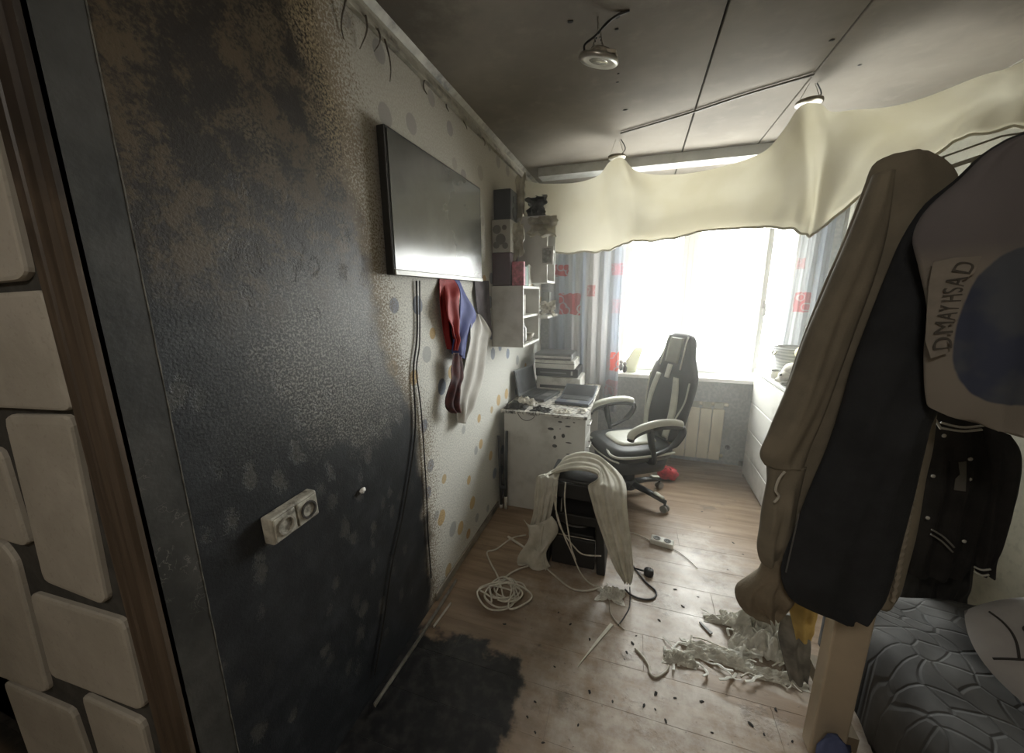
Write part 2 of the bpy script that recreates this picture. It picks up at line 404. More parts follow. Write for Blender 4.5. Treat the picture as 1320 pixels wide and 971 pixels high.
# ---- stone-clad pier beside the door, every stone its own piece
grout = mat('dark_grout', (.045, .043, .038), .9, .3, 20, bump=.4)
pier = struct(B(-1.81, XL-.101, .43, .50, -.012, HZ).build('wall_pier', grout))
sn = N('pale_stone'); sc_ = sn.mix(sn.ss(sn.noise(6, 4), .3, .7), (.33, .305, .26), (.41, .38, .33))
sc_ = sn.mix(sn.M('MULTIPLY', sn.ss(sn.noise(80, 3), .58, .7), .3), sc_, (.22, .20, .165)); sn.bump(sn.noise(45, 5), .35, .004)
STN = sn.done(sc_, .8)
def stone(px):
    """outline in photo pixels, laid on the face of the pier"""
    q = [PY(a, b, .43) for a, b in px]; q = [(p.x, p.z) for p in q]
    stone_w(q)
def stone_w(q):
    cx = sum(p[0] for p in q)/len(q); cz = sum(p[1] for p in q)/len(q); n = len(q)
    rr = []
    for i in range(n):          # round each corner
        a, b, c = Vector(q[i-1]), Vector(q[i]), Vector(q[(i+1) % n])
        k = .32 * min((a-b).length, (c-b).length); k = min(k, .022)
        p, s_ = b+(a-b).normalized()*k, b+(c-b).normalized()*k
        for t in (0, .5, 1): rr.append(p*(1-t)**2 + b*2*t*(1-t) + s_*t*t)
    rings = []
    for k, d in ((1, .4295), (1, .421), (.985, .4165), (.93, .415)):
        rings.append([(cx+(p[0]-cx)*k, d, cz+(p[1]-cz)*k) for p in rr])
    MB().loft(rings).build('stone', STN, pier, smooth=False)
SX0, SX1 = -1.80, -1.035
for px in ([(-70, 130), (-4, 130), (47, 352), (38, 362), (-70, 372)],
           [(-70, 383), (66, 374), (103, 524), (96, 528), (-70, 520)],
           [(16, 533), (100, 534), (146, 768), (140, 774), (66, 745)],
           [(-60, 560), (10, 578), (46, 697), (40, 700), (-60, 672)],
           [(47, 760), (167, 796), (193, 906), (185, 908), (74, 866)],
           [(-60, 675), (12, 698), (28, 720), (70, 885), (62, 888), (-40, 850)],
           [(12, 874), (100, 912), (122, 975), (134, 1012), (60, 1012)],
           [(113, 890), (190, 925), (210, 1012), (148, 1012)]):
    stone(px)
rs = random.Random(3)
def fill(z0, z1):
    z = z0
    while z < z1 - .03:
        h = min(rs.uniform(.13, .19), z1 - z); x = SX0
        while x < SX1 - .02:
            l = min(rs.uniform(.16, .27), SX1 - x)
            if SX1 - x - l < .06: l = SX1 - x
            j = lambda: rs.uniform(-.006, .006)
            stone_w([(x+.008+j(), z+.008+j()), (x+l-.008+j(), z+.008+j()), (x+l-.008+j(), z+h-.008+j()), (x+.008+j(), z+h-.008+j())])
            x += l
        z += h
fill(1.92, 2.53)
# ---- door casing
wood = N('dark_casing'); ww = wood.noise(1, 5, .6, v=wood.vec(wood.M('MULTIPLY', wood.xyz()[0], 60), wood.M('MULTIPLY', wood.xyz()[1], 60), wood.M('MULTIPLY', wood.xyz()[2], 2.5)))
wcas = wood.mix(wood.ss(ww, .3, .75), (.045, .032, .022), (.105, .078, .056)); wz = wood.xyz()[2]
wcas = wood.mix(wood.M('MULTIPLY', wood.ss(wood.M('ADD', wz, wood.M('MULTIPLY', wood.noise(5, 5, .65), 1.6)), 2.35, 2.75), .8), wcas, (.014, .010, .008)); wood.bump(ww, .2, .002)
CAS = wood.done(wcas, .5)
prof = [(-1.030, .4295), (-1.030, .412), (-1.020, .407), (-.995, .407), (-.990, .414), (-.984, .407), (-.948, .405), (-.938, .410), (-.919, .413), (-.919, .4295)]
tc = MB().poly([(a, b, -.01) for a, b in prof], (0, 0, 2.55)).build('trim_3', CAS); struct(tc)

# ---- torn skirting along the left wall
sk = MB(); bm_ = mat('skirting', (.26, .235, .19), .5, .2, 10, dirt=((.05, .045, .04), .8))
bb = B(XL+.001, XL+.014, 1.50, 2.46, 0.001, .05).build('baseboard_left', bm_, bevel=.006); struct(bb)
p0, p1 = PF(483, 909, .03), PF(588, 748, .025)
lo = MB().tube([p0, lerp(p0, p1, .4)+Vector((.008, 0, .004)), p1], [.006, .006, .005], 5, flat=2.2).build('skirting_strip', mat('sooty_skirting', (.16, .15, .13), .4, .4, 25))
tag(lo, 'thin grey skirting strip torn loose along the foot of the charred wall', 'skirting strip')
p0, p1 = PF(559, 808, .0086), PF(581, 778, .0086)
tag(MB().tube([p0, p1], .004, 5, flat=2).build('skirting_strip', mat('pale_skirting', (.45, .43, .38), .4, .2, 25)), 'short pale splinter of skirting lying by the wall near the burnt floor', 'skirting strip')
struct(B(.99, XR-.001, YF-.014, YF-.001, .001, .05).build('baseboard_far', bm_, bevel=.006))

# ---- window
win = struct(MB().box(WX0, WX1, YF+.05, YF+.11, WZ0, WZ0+.055).box(WX0, WX1, YF+.05, YF+.11, WZ1-.055, WZ1)
   .box(WX0, WX0+.055, YF+.05, YF+.11, WZ0+.055, WZ1-.055).box(WX1-.055, WX1, YF+.05, YF+.11, WZ0+.055, WZ1-.055)
   .box(.405, .45, YF+.05, YF+.11, WZ0+.055, WZ1-.055).box(.925, .975, YF+.05, YF+.11, WZ0+.055, WZ1-.055).build('window_1', pvc, bevel=.004))
gn = N('window_glass'); gl = gn.nd('ShaderNodeBsdfTransparent'); gl.inputs[0].default_value = (.95, .97, .97, 1)
gg = gn.nd('ShaderNodeBsdfGlossy'); gg.inputs['Roughness'].default_value = .02; gx = gn.nd('ShaderNodeMixShader'); gx.inputs[0].default_value = .04
gn.t.links.new(gl.outputs[0], gx.inputs[1]); gn.t.links.new(gg.outputs[0], gx.inputs[2]); gn.t.links.new(gx.outputs[0], gn.out.inputs[0]); GLS = gn.m
for a, b in ((WX0+.055, .405), (.45, .925)):
    fr = MB().box(a, b, YF+.052, YF+.10, WZ0+.057, WZ0+.10).box(a, b, YF+.052, YF+.10, WZ1-.10, WZ1-.057).box(a, a+.042, YF+.052, YF+.10, WZ0+.10, WZ1-.10).box(b-.042, b, YF+.052, YF+.10, WZ0+.10, WZ1-.10).build('window_sash', pvc, win, bevel=.003)
    B(a+.043, b-.043, YF+.072, YF+.078, WZ0+.101, WZ1-.101).build('pane', GLS, fr)
# the right sash stands open into the room
SM = Matrix.Translation((WX1-.05, YF+.045, 0)) @ rotm('Z', math.radians(36))
W_ = .37; z0, z1 = WZ0+.06, WZ1-.06
sash = MB().box(-W_, 0, -.05, 0, z0, z0+.05, m=SM).box(-W_, 0, -.05, 0, z1-.05, z1, m=SM).box(-W_, -W_+.055, -.05, 0, z0+.05, z1-.05, m=SM).box(-.055, 0, -.05, 0, z0+.05, z1-.05, m=SM).build('window_sash', pvc, win, bevel=.004)
B(-W_+.056, -.056, -.028, -.022, z0+.051, z1-.051, m=SM).build('pane', GLS, sash)
MB().box(-W_+.018, -W_+.036, -.062, -.051, 1.46, 1.52, m=SM).box(-W_+.02, -W_+.034, -.078, -.062, 1.40, 1.50, m=SM).build('handle', steel, sash, bevel=.003)
struct(MB().box(WX0-.04, WX1+.04, YF-.20, YF+.05, WZ0-.035, WZ0-.001).build('trim_4', pvc, bevel=.006))
# ceiling board that carries the curtains
cb = struct(MB().box(-.80, XR-.002, 3.16, 3.30, 2.485, HZ-.001).build('trim_5', mat('curtain_board', (.42, .42, .39), .6, .1, 6, dirt=((.15, .13, .1), .6))))

# ================================================================== HALL LAMP (behind the camera)
em = bpy.data.materials.new('lamp_glow'); em.use_nodes = True
e_ = em.node_tree.nodes.new('ShaderNodeEmission'); e_.inputs[0].default_value = (1, .92, .80, 1); e_.inputs[1].default_value = HALL_LAMP
em.node_tree.links.new(e_.outputs[0], em.node_tree.nodes['Material Output'].inputs[0])
hl = thing('ceiling_lamp_offscreen', (-.25, -.85, HZ), 'round white ceiling lamp lighting the hallway', 'lamp')
MB().lathe([(.20, 0), (.20, -.03), (.18, -.035)], 28, c=(-.25, -.85, HZ-.001)).build('base', whitep, hl, True)
MB().lathe([(.175, -.036), (.165, -.07), (.12, -.095), (.05, -.105)], 28, c=(-.25, -.85, HZ-.001)).build('diffuser_offscreen', em, hl, True)

# ================================================================== THE SAGGING CEILING FILM
FC = [(664, 222, 672, 262, 3.07), (684, 234, 690, 318, 3.06), (704, 237, 712, 326, 3.03), (745, 235, 752, 325, 2.95), (772, 226, 778, 324, 2.86),
      (786, 208, 796, 318, 2.79), (803, 205, 812, 312, 2.76), (822, 221, 832, 310, 2.73), (865, 225, 872, 307, 2.69), (930, 216, 905, 298, 2.62), (985, 195, 965, 293, 2.53),
      (1012, 165, 1008, 294, 2.46), (1030, 139, 1034, 301, 2.40), (1055, 133, 1047, 303, 2.36), (1074, 142, 1064, 290, 2.32), (1110, 142, 1100, 260, 2.30),
      (1160, 135, 1150, 228, 2.30), (1215, 117, 1198, 205, 2.31), (1262, 99, 1235, 180, 2.32), (1290, 90, 1285, 168, 2.33), (1320, 79, 1330, 165, 2.34), (1346, 70, 1366, 175, 2.35)]
def film_pt(u, v):
    a = cr(FC, u); 
    g = sm(.10, .24, u); T, Bt = PY(a[0], a[1], a[4]), PY(a[2], a[3], a[4]-.05*g)
    p = T.lerp(Bt, v)
    belly = math.sin(PI*min(1, v*1.05))
    p.y -= g*(.10*belly*(1-.3*math.cos(u*30)) + .018*math.sin(u*46+1.5*v)*(1-abs(2*v-1)*.5) + .02*noise.noise(Vector((u*20, v*3, 1))))
    p.z += .012*noise.noise(Vector((u*45, 7, 0)))*v
    p.x = max(p.x, XL+.008); p.x = min(p.x, XR-.008)
    return p
FILM = translucent('ceiling_film', (.42, .38, .27), .4, .38, (.50, .465, .365), 2.2)
fb = MB().grid(film_pt, 200, 26)
film = thing('ceiling_film', (.3, 2.5, 1.9), 'cream stretch ceiling film sagging like a curtain under the concrete ceiling', 'ceiling film')
fb.build('sheet', FILM, film, True)
# rolled lower hem
MB().tube([film_pt(i/159, 1.0) for i in range(160)], .006, 6).build('hem', FILM, film, True)

# mounting rings that still hold the film up, each on a hanger strap
def hanger(px, py, Y, label, w=.09):
    c = PY(px, py, Y); t = thing('lamp_mount', c, label, 'lamp mount', 'lamp mounts holding the film')
    MB().lathe([(w*.55, 0), (w*.62, 0), (w*.62, .012), (w*.55, .012)], 20, c=c).build('ring', brass, t, True)
    for s_ in (-1, 1):
        MB().tube([c+Vector((s_*w*.5, 0, .012)), Vector((c.x+s_*.012, c.y, HZ-.002))], .0035, 5, flat=.4).build('strap', brass, t)
    MB().tube(spline([c+Vector((.01, 0, .01)), Vector((c.x+.05, c.y+.02, lerp(c.z, HZ, .5))), Vector((c.x+.02, c.y, HZ-.002))], 10), .003, 6).build('wire', cordb, t)
hanger(795, 204, 2.78, 'small lamp mounting ring gripping the film peak nearer the wall shelves')
hanger(1043, 134, 2.39, 'small lamp mounting ring gripping the film peak nearer the coats')
a, b = PF(800, 172, HZ-.008), PF(1050, 96, HZ-.008)
tag(MB().tube(spline([a, lerp(a, b, .4)+Vector((0, .01, 0)), lerp(a, b, .7)-Vector((0, .008, 0)), b], 24), .005, 6).build('ceiling_cable', mat('cable_grey', (.13, .115, .09), .6)), 'grey electric cable running across the ceiling between lamp mounts', 'cable')

# downlight dangling on wires and perforated straps
c = PY(772, 76, 1.62); top = PF(772, -12, HZ-.002); top.y = 1.62; top = Vector((c.x+.005, 1.62, HZ-.002))
dl = thing('downlight', c, 'round recessed spotlight dangling from the ceiling on wires and straps', 'lamp')
tl = Matrix.Rotation(math.radians(14), 3, 'Y') @ Matrix.Rotation(math.radians(10), 3, 'X')
MB().lathe([(.052, -.008), (.068, -.012), (.074, -.004), (.070, .006), (.050, .010), (.050, .004)], 28, c=c, m=tl).build('trim_ring', steel, dl, True)
MB().lathe([(.030, -.010), (.044, -.004), (.046, .012), (.034, .030), (.012, .034)], 24, c=c, m=tl).build('lamp', mat('lamp_glass', (.5, .48, .42), .15, .4, 40, metal=.6), dl, True)
MB().box(.02, .06, -.03, .03, .012, .024, m=Matrix.Translation(c) @ tl.to_4x4()).build('clip', brass, dl, bevel=.002)
kn = Vector((c.x-.005, c.y, lerp(c.z, HZ, .60)))
for s_ in (-1, 1):
    q = c + Vector((s_*.03-.006, 0, .016)); st = MB().tube([q, lerp(q, kn, .5), kn+Vector((s_*.008, 0, 0))], .007, 6, flat=.25).build('strap', brass, dl)
    for k in range(6):
        pp = lerp(q, kn, .1+.14*k); MB().lathe([(.0025, -.0026), (.0025, .0026)], 8, c=pp, m=Matrix.Rotation(PI/2, 3, 'X')).build('hole', cordb, st)
MB().tube([kn, Vector((kn.x-.004, kn.y, HZ-.002))], .007, 6, flat=.3).build('strap', brass, dl)
MB().tube(spline([c+Vector((-.04, 0, .01)), c+Vector((-.055, 0, .05)), kn+Vector((-.01, -.01, -.01)), kn+Vector((.05, 0, .04)), Vector((c.x+.10, c.y, HZ-.002))], 26), .004, 6).build('wire', cordb, dl, True)
MB().tube(spline([kn+Vector((0, -.01, -.005)), kn+Vector((.03, 0, .03)), Vector((c.x+.075, c.y, HZ-.002))], 14), .004, 6).build('wire', cordb, dl, True)
# scars in the ceiling
for k, (px, py, r_) in enumerate(((736, 28, .011), (795, 22, .012), (795, 38, .008), (797, 95, .006), (796, 106, .008), (806, 142, .012), (1072, 52, .010), (1108, 84, .008))):
    p = PF(px, py, HZ-.0015)
    MB().blob(p, (r_, r_*.7, .0014), 8, 5, amp=.5).build('drill_hole', soot, ceil)

# ================================================================== LEFT WALL THINGS
# ---- television
def W(y, z, x=0): return Vector((XL+x, y, z))
tvY0, tvY1, tvZ0, tvZ1, tvx = 1.27, 2.14, 1.655, 2.165, .045
tv = thing('television', (XL, 1.7, tvZ0), 'flat black television hung on the sooty wall', 'television')
sx = XL+tvx
B(sx-.035, sx, tvY0, tvY1, tvZ0, tvZ1).build('body', mat('tv_body', (.015, .015, .014), .4), tv, bevel=.004)
sn2 = N('tv_screen'); s1 = sn2.mix(sn2.ss(sn2.noise(3, 4), .35, .7), (.045, .045, .037), (.075, .073, .061))
B(sx, sx+.003, tvY0+.010, tvY1-.010, tvZ0+.022, tvZ1-.010).build('screen', sn2.done(s1, sn2.M('ADD', sn2.M('MULTIPLY', sn2.noise(8, 4), .13), .15), spec=.65), tv)
B(sx, sx+.006, tvY0+.004, tvY1-.004, tvZ0, tvZ0+.02).build('bezel', mat('tv_bezel', (.35, .34, .29), .35, .1, 20), tv, bevel=.002)
B(XL+.002, sx-.035, 1.55, 1.85, 1.8, 2.0).build('wall_bracket', brass, tv)
# ---- cables from the television
def cable(name, pts, r, m, label, cat='cable', n=40, group=None, sm_=True):
    return tag(MB().tube(spline(pts, n), r, 7).build(name, m, None, sm_), label, cat, group)
X8 = XL+.009
cable('television_cable', [PX(537, 362, X8), PX(538, 430, X8), PX(533, 480, X8), PX(535, 560, X8), PX(520, 660, X8), PX(505, 730, X8), PX(495, 800, X8), PX(483, 870, X8)], .004, cordb, 'black cable hanging furthest down the charred wall below the television')
cable('television_cable', [PX(541, 362, X8), PX(541, 440, X8), PX(537, 478, X8), PX(543, 530, X8), PX(549, 620, X8), PX(552, 690, X8), PX(556, 745, X8)], .0032, cordb, 'thinner black cable hanging beside the wallpaper dots below the television')
# ---- double socket
so = thing('wall_socket', W(.735, .967), 'scorched white double socket on the charred wall', 'socket')
sp_ = mat('scorched_plastic', (.42, .40, .34), .5, .2, 40, bump=.5, dirt=((.06, .05, .04), .8), bsc=70)
tilt = Matrix.Translation(W(.735, .967)) @ rotm('X', .04)
B(0.001, .036, -.078, .078, -.040, .040, m=tilt).build('frame', sp_, so, bevel=.005)
for k, d in enumerate((-.038, .038)):
    pl_ = MB().box(.036, .041, d-.034, d+.034, -.034, .034, m=tilt).build('plate', sp_, so, bevel=.003)
    mm = tilt.to_3x3() @ Matrix.Rotation(PI/2, 3, 'Y')
    MB().lathe([(.026, .0), (.026, .006), (.021, .006), (.018, -.006), (.004, -.006)], 20, c=tilt @ Vector((.040, d, 0)), m=mm).build('cup', mat('cup_dark' if k else 'cup', (.05, .045, .04) if k else (.25, .235, .2), .6, .4, 60), pl_)
    for s_ in (-1, 1):
        MB().lathe([(.0035, 0), (.0035, .004)], 8, c=tilt @ Vector((.036, d+s_*.009, 0)), m=mm).build('pin_hole', cordb, pl_)
tag(MB().blob(W(1.038, .884, .009), (.008, .013, .011), 10, 7, amp=.4).build('wall_plug', mat('plug_white', (.75, .74, .70), .5)), 'small white plastic wall plug standing out of the charred wall', 'wall plug')
# ---- flag: red, blue and white, gathered and hanging in folds
def cloth_strip(rows, X0, nu, amp, ph, mt, name, label=None, cat=None, parent=None, fr=9, wallgap=.012, tuck=True):
    """rows: (pxl, pyl, pxr, pyr) down the cloth, hung at distance X0 from the left wall"""
    def fn(u, v):
        a = cr(rows, v); k = sm(.04, .25, v) if tuck else 1      # the top edge is tucked behind the television
        xd = XL+lerp(.005, X0, k); l, r_ = PX(a[0], a[1], xd), PX(a[2], a[3], xd)
        p = l.lerp(r_, u); p.x += k*(amp*math.sin(u*fr+ph+v*2.4) * (.4+.6*v) + amp*.5*noise.noise(Vector((u*4, v*5, ph))))
        p.x = max(p.x, XL+lerp(.004, wallgap, k)); return p
    o = MB().grid(fn, nu, 40).build(name, mt, parent, True, solid=.002)
    return tag(o, label, cat) if label else o
fr_ = translucent('flag_red', (.42, .045, .045), .7, .15, (.36, .035, .035), 20)
fbl = translucent('flag_blue', (.085, .105, .33), .7, .15, (.07, .09, .28), 20)
fwh = translucent('flag_white', (.78, .76, .72), .7, .2, (.70, .68, .64), 14)
fmr = translucent('flag_burnt', (.12, .04, .04), .8, .1, (.06, .03, .035), 30)
fg = thing('flag', W(1.95, .84, .03), 'red, blue and white flag hanging in folds below the television', 'flag')
cloth_strip([(571, 359, 584, 359), (573, 380, 592, 372), (574, 405, 592, 392), (580, 420, 592, 410), (583, 432, 592, 430), (586, 440, 593, 440), (585, 452, 590, 452)], .05, 16, .014, 0, fr_, 'red_stripe', parent=fg)
cloth_strip([(584, 359, 591, 359), (591, 372, 603, 385), (591, 395, 616, 406), (590, 410, 611, 420), (588, 425, 605, 435), (585, 440, 602, 450), (584, 455, 600, 463)], .046, 16, .016, 1, fbl, 'blue_stripe', parent=fg)
cloth_strip([(613, 404, 617, 406), (606, 420, 634, 428), (604, 440, 631, 440), (601, 462, 628, 460), (596, 490, 624, 490), (592, 510, 616, 515), (590, 530, 611, 530), (592, 545, 598, 546)], .04, 22, .022, 2, fwh, 'white_stripe', parent=fg, fr=14, wallgap=.032, tuck=False)
cloth_strip([(584, 455, 594, 455), (582, 475, 597, 470), (583, 490, 597, 485), (579, 505, 592, 500), (577, 525, 590, 520), (584, 533, 592, 532)], .055, 14, .014, 3, fmr, 'scorched_corner', parent=fg, tuck=False)
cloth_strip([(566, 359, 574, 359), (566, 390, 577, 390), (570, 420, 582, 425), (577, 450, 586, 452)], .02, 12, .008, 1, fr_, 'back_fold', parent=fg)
# dark garment hanging beside the wall cabinet
cloth_strip([(611, 362, 630, 362), (613, 385, 631, 385), (617, 405, 632, 410), (626, 425, 633, 430)], .014, 14, .006, 2, mat('dark_scarf', (.09, .075, .085), .8, .5, 9), 'scarf', 'dark purple-grey scarf hanging between the flag and the wall cabinet', 'scarf', fr=10, wallgap=.006)

# ---- white wall cabinet with open shelves, and the things on it
cab = thing('wall_cabinet', W(2.6, 1.235), 'white wall cabinet with open shelves fixed above the desk', 'cabinet')
cx0, cx1, cy0, cy1, cz0, cz1 = XL+.002, -.70, 2.40, 2.84, 1.235, 1.635
t_ = .016
B(cx0, cx1, cy0, cy0+t_, cz0, cz1).build('side_panel', white, cab, bevel=.001)
B(cx0, cx1, cy1-t_, cy1, cz0, cz1).build('side_panel', white, cab, bevel=.001)
B(cx0, cx1, cy0+t_, cy1-t_, cz0, cz0+t_).build('bottom_panel', white, cab, bevel=.001)
B(cx0, cx1, cy0+t_, cy1-t_, cz1-t_, cz1).build('top_panel', white, cab, bevel=.001)
B(cx0, cx0+.004, cy0+t_, cy1-t_, cz0+t_, cz1-t_).build('back_panel', white, cab)
B(cx0+.004, cx1-.01, cy0+t_, cy1-t_, 1.425, 1.441).build('shelf', white, cab, bevel=.001)
def item(name, x0, x1, y0, y1, z0, z1, m, label, cat, group=None, bev=.003):
    return tag(B(x0, x1, y0, y1, z0, z1).build(name, m, None, bevel=bev), label, cat, group)
ply = mat('grey_jar', (.2, .2, .19), .4)
tag(MB().lathe([(.035, 0), (.038, .02), (.038, .10), (.025, .115), (.025, .13)], 18, c=(-.76, 2.56, cz0+t_)).build('jar', ply, None, True), 'grey jar on the bottom shelf of the white wall cabinet', 'jar')
tag(MB().lathe([(.03, 0), (.045, .05), (.045, .055), (.038, .05)], 18, c=(-.745, 2.68, cz0+t_)).build('bowl', paper, None, True), 'small pale bowl on the bottom shelf of the white wall cabinet', 'bowl')
for k in range(5):
    item('book', -.86, -.735, 2.43+k*.032, 2.455+k*.032, 1.441, 1.441+.13+.01*(k % 3), [dgrey, greyp, white, dgrey, paper][k], ['first charcoal', 'mid-grey', 'white', 'second charcoal', 'soot-stained pale'][k] + ' book counted from the near side on the cabinet shelf', 'book', 'books in the wall cabinet')
# boxes on top of the cabinet
maroon = mat('maroon_card', (.055, .020, .022), .6, .2, 8)
item('storage_box', XL+.004, -.795, 2.42, 2.60, 1.637, 1.845, maroon, 'maroon box standing on top of the white wall cabinet', 'box')
pbx = thing('game_box', W(2.5, 1.847), 'pale box with dark printed figures stacked on the maroon box', 'box')
B(XL+.004, -.79, 2.42, 2.60, 1.847, 2.045).build('carton', mat('pale_card', (.34, .32, .27), .7, .1, 8), pbx, bevel=.002)
for k, (a, b, r_) in enumerate(((.035, .14, .028), (.06, .08, .034), (.03, .045, .022), (.085, .15, .016), (.09, .04, .02))):
    MB().lathe([(r_, 0), (r_, .0015)], 12, c=(XL+.004+a, 2.4195, 1.847+b), m=Matrix.Rotation(PI/2, 3, 'X')).build('printed_figure', mat('print_grey', (.10, .09, .075), .8), pbx)
for k, (a, h, m_, l_) in enumerate(((2.43, .15, 'pink', 'pink and white spined book'), (2.465, .12, 'dark', 'thin black book'), (2.50, .13, 'green', 'pale green book'), (2.55, .14, 'w', 'white book'), (2.585, .135, 'w2', 'cream book'))):
    mm_ = {'pink': mat('book_pink', (.45, .12, .16), .6, .4, 40), 'dark': dgrey, 'green': mat('book_green', (.22, .36, .31), .6), 'w': mat('book_white', (.62, .62, .58), .6), 'w2': mat('book_cream', (.55, .52, .45), .6)}[m_]
    item('book', -.785, -.705, a, a+.03, 1.637, 1.637+h, mm_, l_ + ' standing on the white wall cabinet beside the maroon box', 'book', 'books on top of the cabinet', .0015)
# charred loudspeaker above the boxes
spk = thing('loudspeaker', (-.86, 2.72, 2.047), 'charred black loudspeaker above the pale printed box', 'speaker')
B(XL+.004, -.80, 2.46, 2.60, 2.047, 2.235).build('cabinet', black, spk, bevel=.004)
for z_, r_ in ((2.10, .038), (2.18, .024)):
    MB().lathe([(r_, 0), (r_*.95, .004), (r_*.4, .001), (r_*.2, .003)], 18, c=(-.80, 2.53, z_), m=Matrix.Rotation(PI/2, 3, 'Y')).build('cone', dgrey, spk, True)
# second, higher wall shelf beyond the cabinet
ush = thing('wall_shelf', W(2.79, 1.66), 'white open wall shelf beyond the cabinet, draped with burnt film', 'shelf')
ux1 = -.605
B(XL+.002, ux1, 2.66, 2.676, 1.66, 2.10).build('side_panel', white, ush, bevel=.001)
B(XL+.002, ux1, 2.914, 2.93, 1.66, 2.10).build('side_panel', white, ush, bevel=.001)
for z_ in (1.66, 1.88, 2.084): B(XL+.002, ux1, 2.676, 2.914, z_, z_+.016).build('shelf', white, ush, bevel=.001)
for k in range(6):
    item('folder', -.86, -.66, 2.685+k*.036, 2.712+k*.036, 1.6765, 1.676+.15+.012*((k*7) % 4), [white, paper, greyp, white, dgrey, paper][k], ['white folder at the near end', 'stained folder after the near white one', 'grey folder', 'white folder before the charcoal one', 'charcoal folder', 'stained folder at the far end'][k] + ' of the open wall shelf', 'folder', 'folders on the wall shelf', .001)
# lower board with crockery shards
lsh = thing('wall_shelf', W(3.0, 1.43), 'narrow white shelf board with heaped shards beyond the cabinet', 'shelf')
B(XL+.002, -.64, 2.86, 3.26, 1.40, 1.416).build('board', white, lsh, bevel=.001)
for k in range(2): B(XL+.002, XL+.10, 2.95+k*.2, 2.965+k*.2, 1.33, 1.40).build('bracket', white, lsh)
rr = random.Random(5)
for k in range(9):
    p = Vector(((-.86, -.77, -.685)[k % 3], (2.925, 3.025, 3.215)[k//3], 1.417)); tl_k = rr.uniform(.25, .8)
    q = [(.042*math.cos(a)*rr.uniform(.6, 1.05), .042*math.sin(a)*rr.uniform(.6, 1.05), 0) for a in (0, 1.1, 2.3, 3.4, 4.7)]
    m = rotm('Z', rr.uniform(0, 6)) @ rotm('X', tl_k); zlow = min((m @ Vector(t)).z for t in q); m = Matrix.Translation(p - Vector((0, 0, zlow))) @ m
    tag(MB().poly([m @ Vector(t) for t in q], m.to_3x3() @ Vector((0, 0, .005))).build('shard', [paper, greyp, whitep][k % 3]), 'broken plate shard heaped on the narrow white shelf board', 'shard', 'shards on the shelf board')
item('vase', -.74, -.68, 3.10, 3.16, 1.418, 1.60, mat('vase_grey', (.20, .205, .19), .5), 'tall grey carton on the narrow white shelf board', 'carton')
# framed picture hanging from the upper shelf
pf = thing('picture_frame', (-.62, 2.648, 1.82), 'small white picture frame hanging from a string under the film', 'picture frame')
YP = 2.648; a, b = PY(697, 318, YP), PY(713, 341, YP)
MB().box(a.x, a.x+.012, YP-.005, YP+.005, b.z, a.z).box(b.x-.012, b.x, YP-.005, YP+.005, b.z, a.z).box(a.x+.012, b.x-.012, YP-.005, YP+.005, b.z, b.z+.012).box(a.x+.012, b.x-.012, YP-.005, YP+.005, a.z-.012, a.z).build('frame', white, pf)
B(a.x+.012, b.x-.012, YP-.002, YP+.001, b.z+.012, a.z-.012).build('picture', mat('picture_grey', (.25, .25, .22), .7, .5, 50), pf)
MB().tube([Vector(((a.x+b.x)/2, YP, a.z)), Vector(((a.x+b.x)/2, YP, 2.10))], .0015, 5).build('string', cordw, pf)
MB().tube([Vector(((a.x+b.x)/2, YP, b.z)), Vector(((a.x+b.x)/2+.003, YP, 1.66))], .002, 5).build('cord', cordw, pf)
# burnt film fragments draped over the shelves
frag_m = translucent('burnt_film', (.66, .63, .52), .4, .3, (.36, .33, .25), 9)
def crumple(name, px, Yd, sx_, sz_, amp, seed, m, label, cat='film scrap', group=None, n=18, lean=0.0, solid=.002):
    c = PY(px[0], px[1], Yd)
    def fn(u, v):
        d = noise.noise(Vector((u*3.1, v*3.1, seed)))
        e = noise.noise(Vector((u*6, v*6, seed+4)))
        edge = 1 + .35*noise.noise(Vector((math.atan2(v-.5, u-.5)*1.7, seed, 2)))
        return c + Vector(((u-.5)*sx_*edge + amp*.5*e, amp*(d+.4*e) + lean*(v-.5), -(v-.5)*sz_*edge + .4*amp*d))
    return tag(MB().grid(fn, n, n).build(name, m, None, False, solid=solid), label, cat, group)
crumple('film_scrap', (700, 292), 2.612, .18, .13, .04, 1, frag_m, 'crumpled scrap of burnt film draped on the upper wall shelf')
crumple('film_scrap', (692, 269), 2.78, .13, .16, .06, 2, mat('black_scrap', (.04, .037, .03), .7, .5, 30), 'blackened scrap of film curled above the upper wall shelf')
crumple('film_scrap', (668, 310), 2.39, .07, .20, .03, 3, frag_m, 'long pale scrap of film hanging across the books on the cabinet')
crumple('film_scrap', (671, 255), 2.632, .06, .26, .018, 6, frag_m, 'narrow strip of film trailing down beside the charred loudspeaker')
crumple('film_scrap', (706, 397), 2.91, .11, .10, .045, 8, paper, 'pale crumpled scrap lodged at the narrow white shelf board')
# folded metal stand between desk and wall
fs = thing('folded_stand', W(2.47, 0), 'dark folded metal stand leaning between the desk and the wall', 'stand')
for a, b in (((643, 562), (646, 650)), ((653, 556), (652, 640))):
    p, q = PY(a[0], a[1], 2.455), PY(b[0], b[1], 2.455); p.x = max(p.x, XL+.02); q.x = max(q.x, XL+.02); q.z = max(q.z, .03)
    MB().tube([q, p], .011, 8).build('leg', dgrey, fs, True)
    MB().tube([Vector((q.x, q.y, .001)), q], .013, 8).build('foot', whitep, fs, True)
p = PY(647, 628, 2.455); B(XL+.022, p.x+.03, 2.445, 2.465, p.z-.01, p.z+.02).build('clamp', dgrey, fs, bevel=.003)

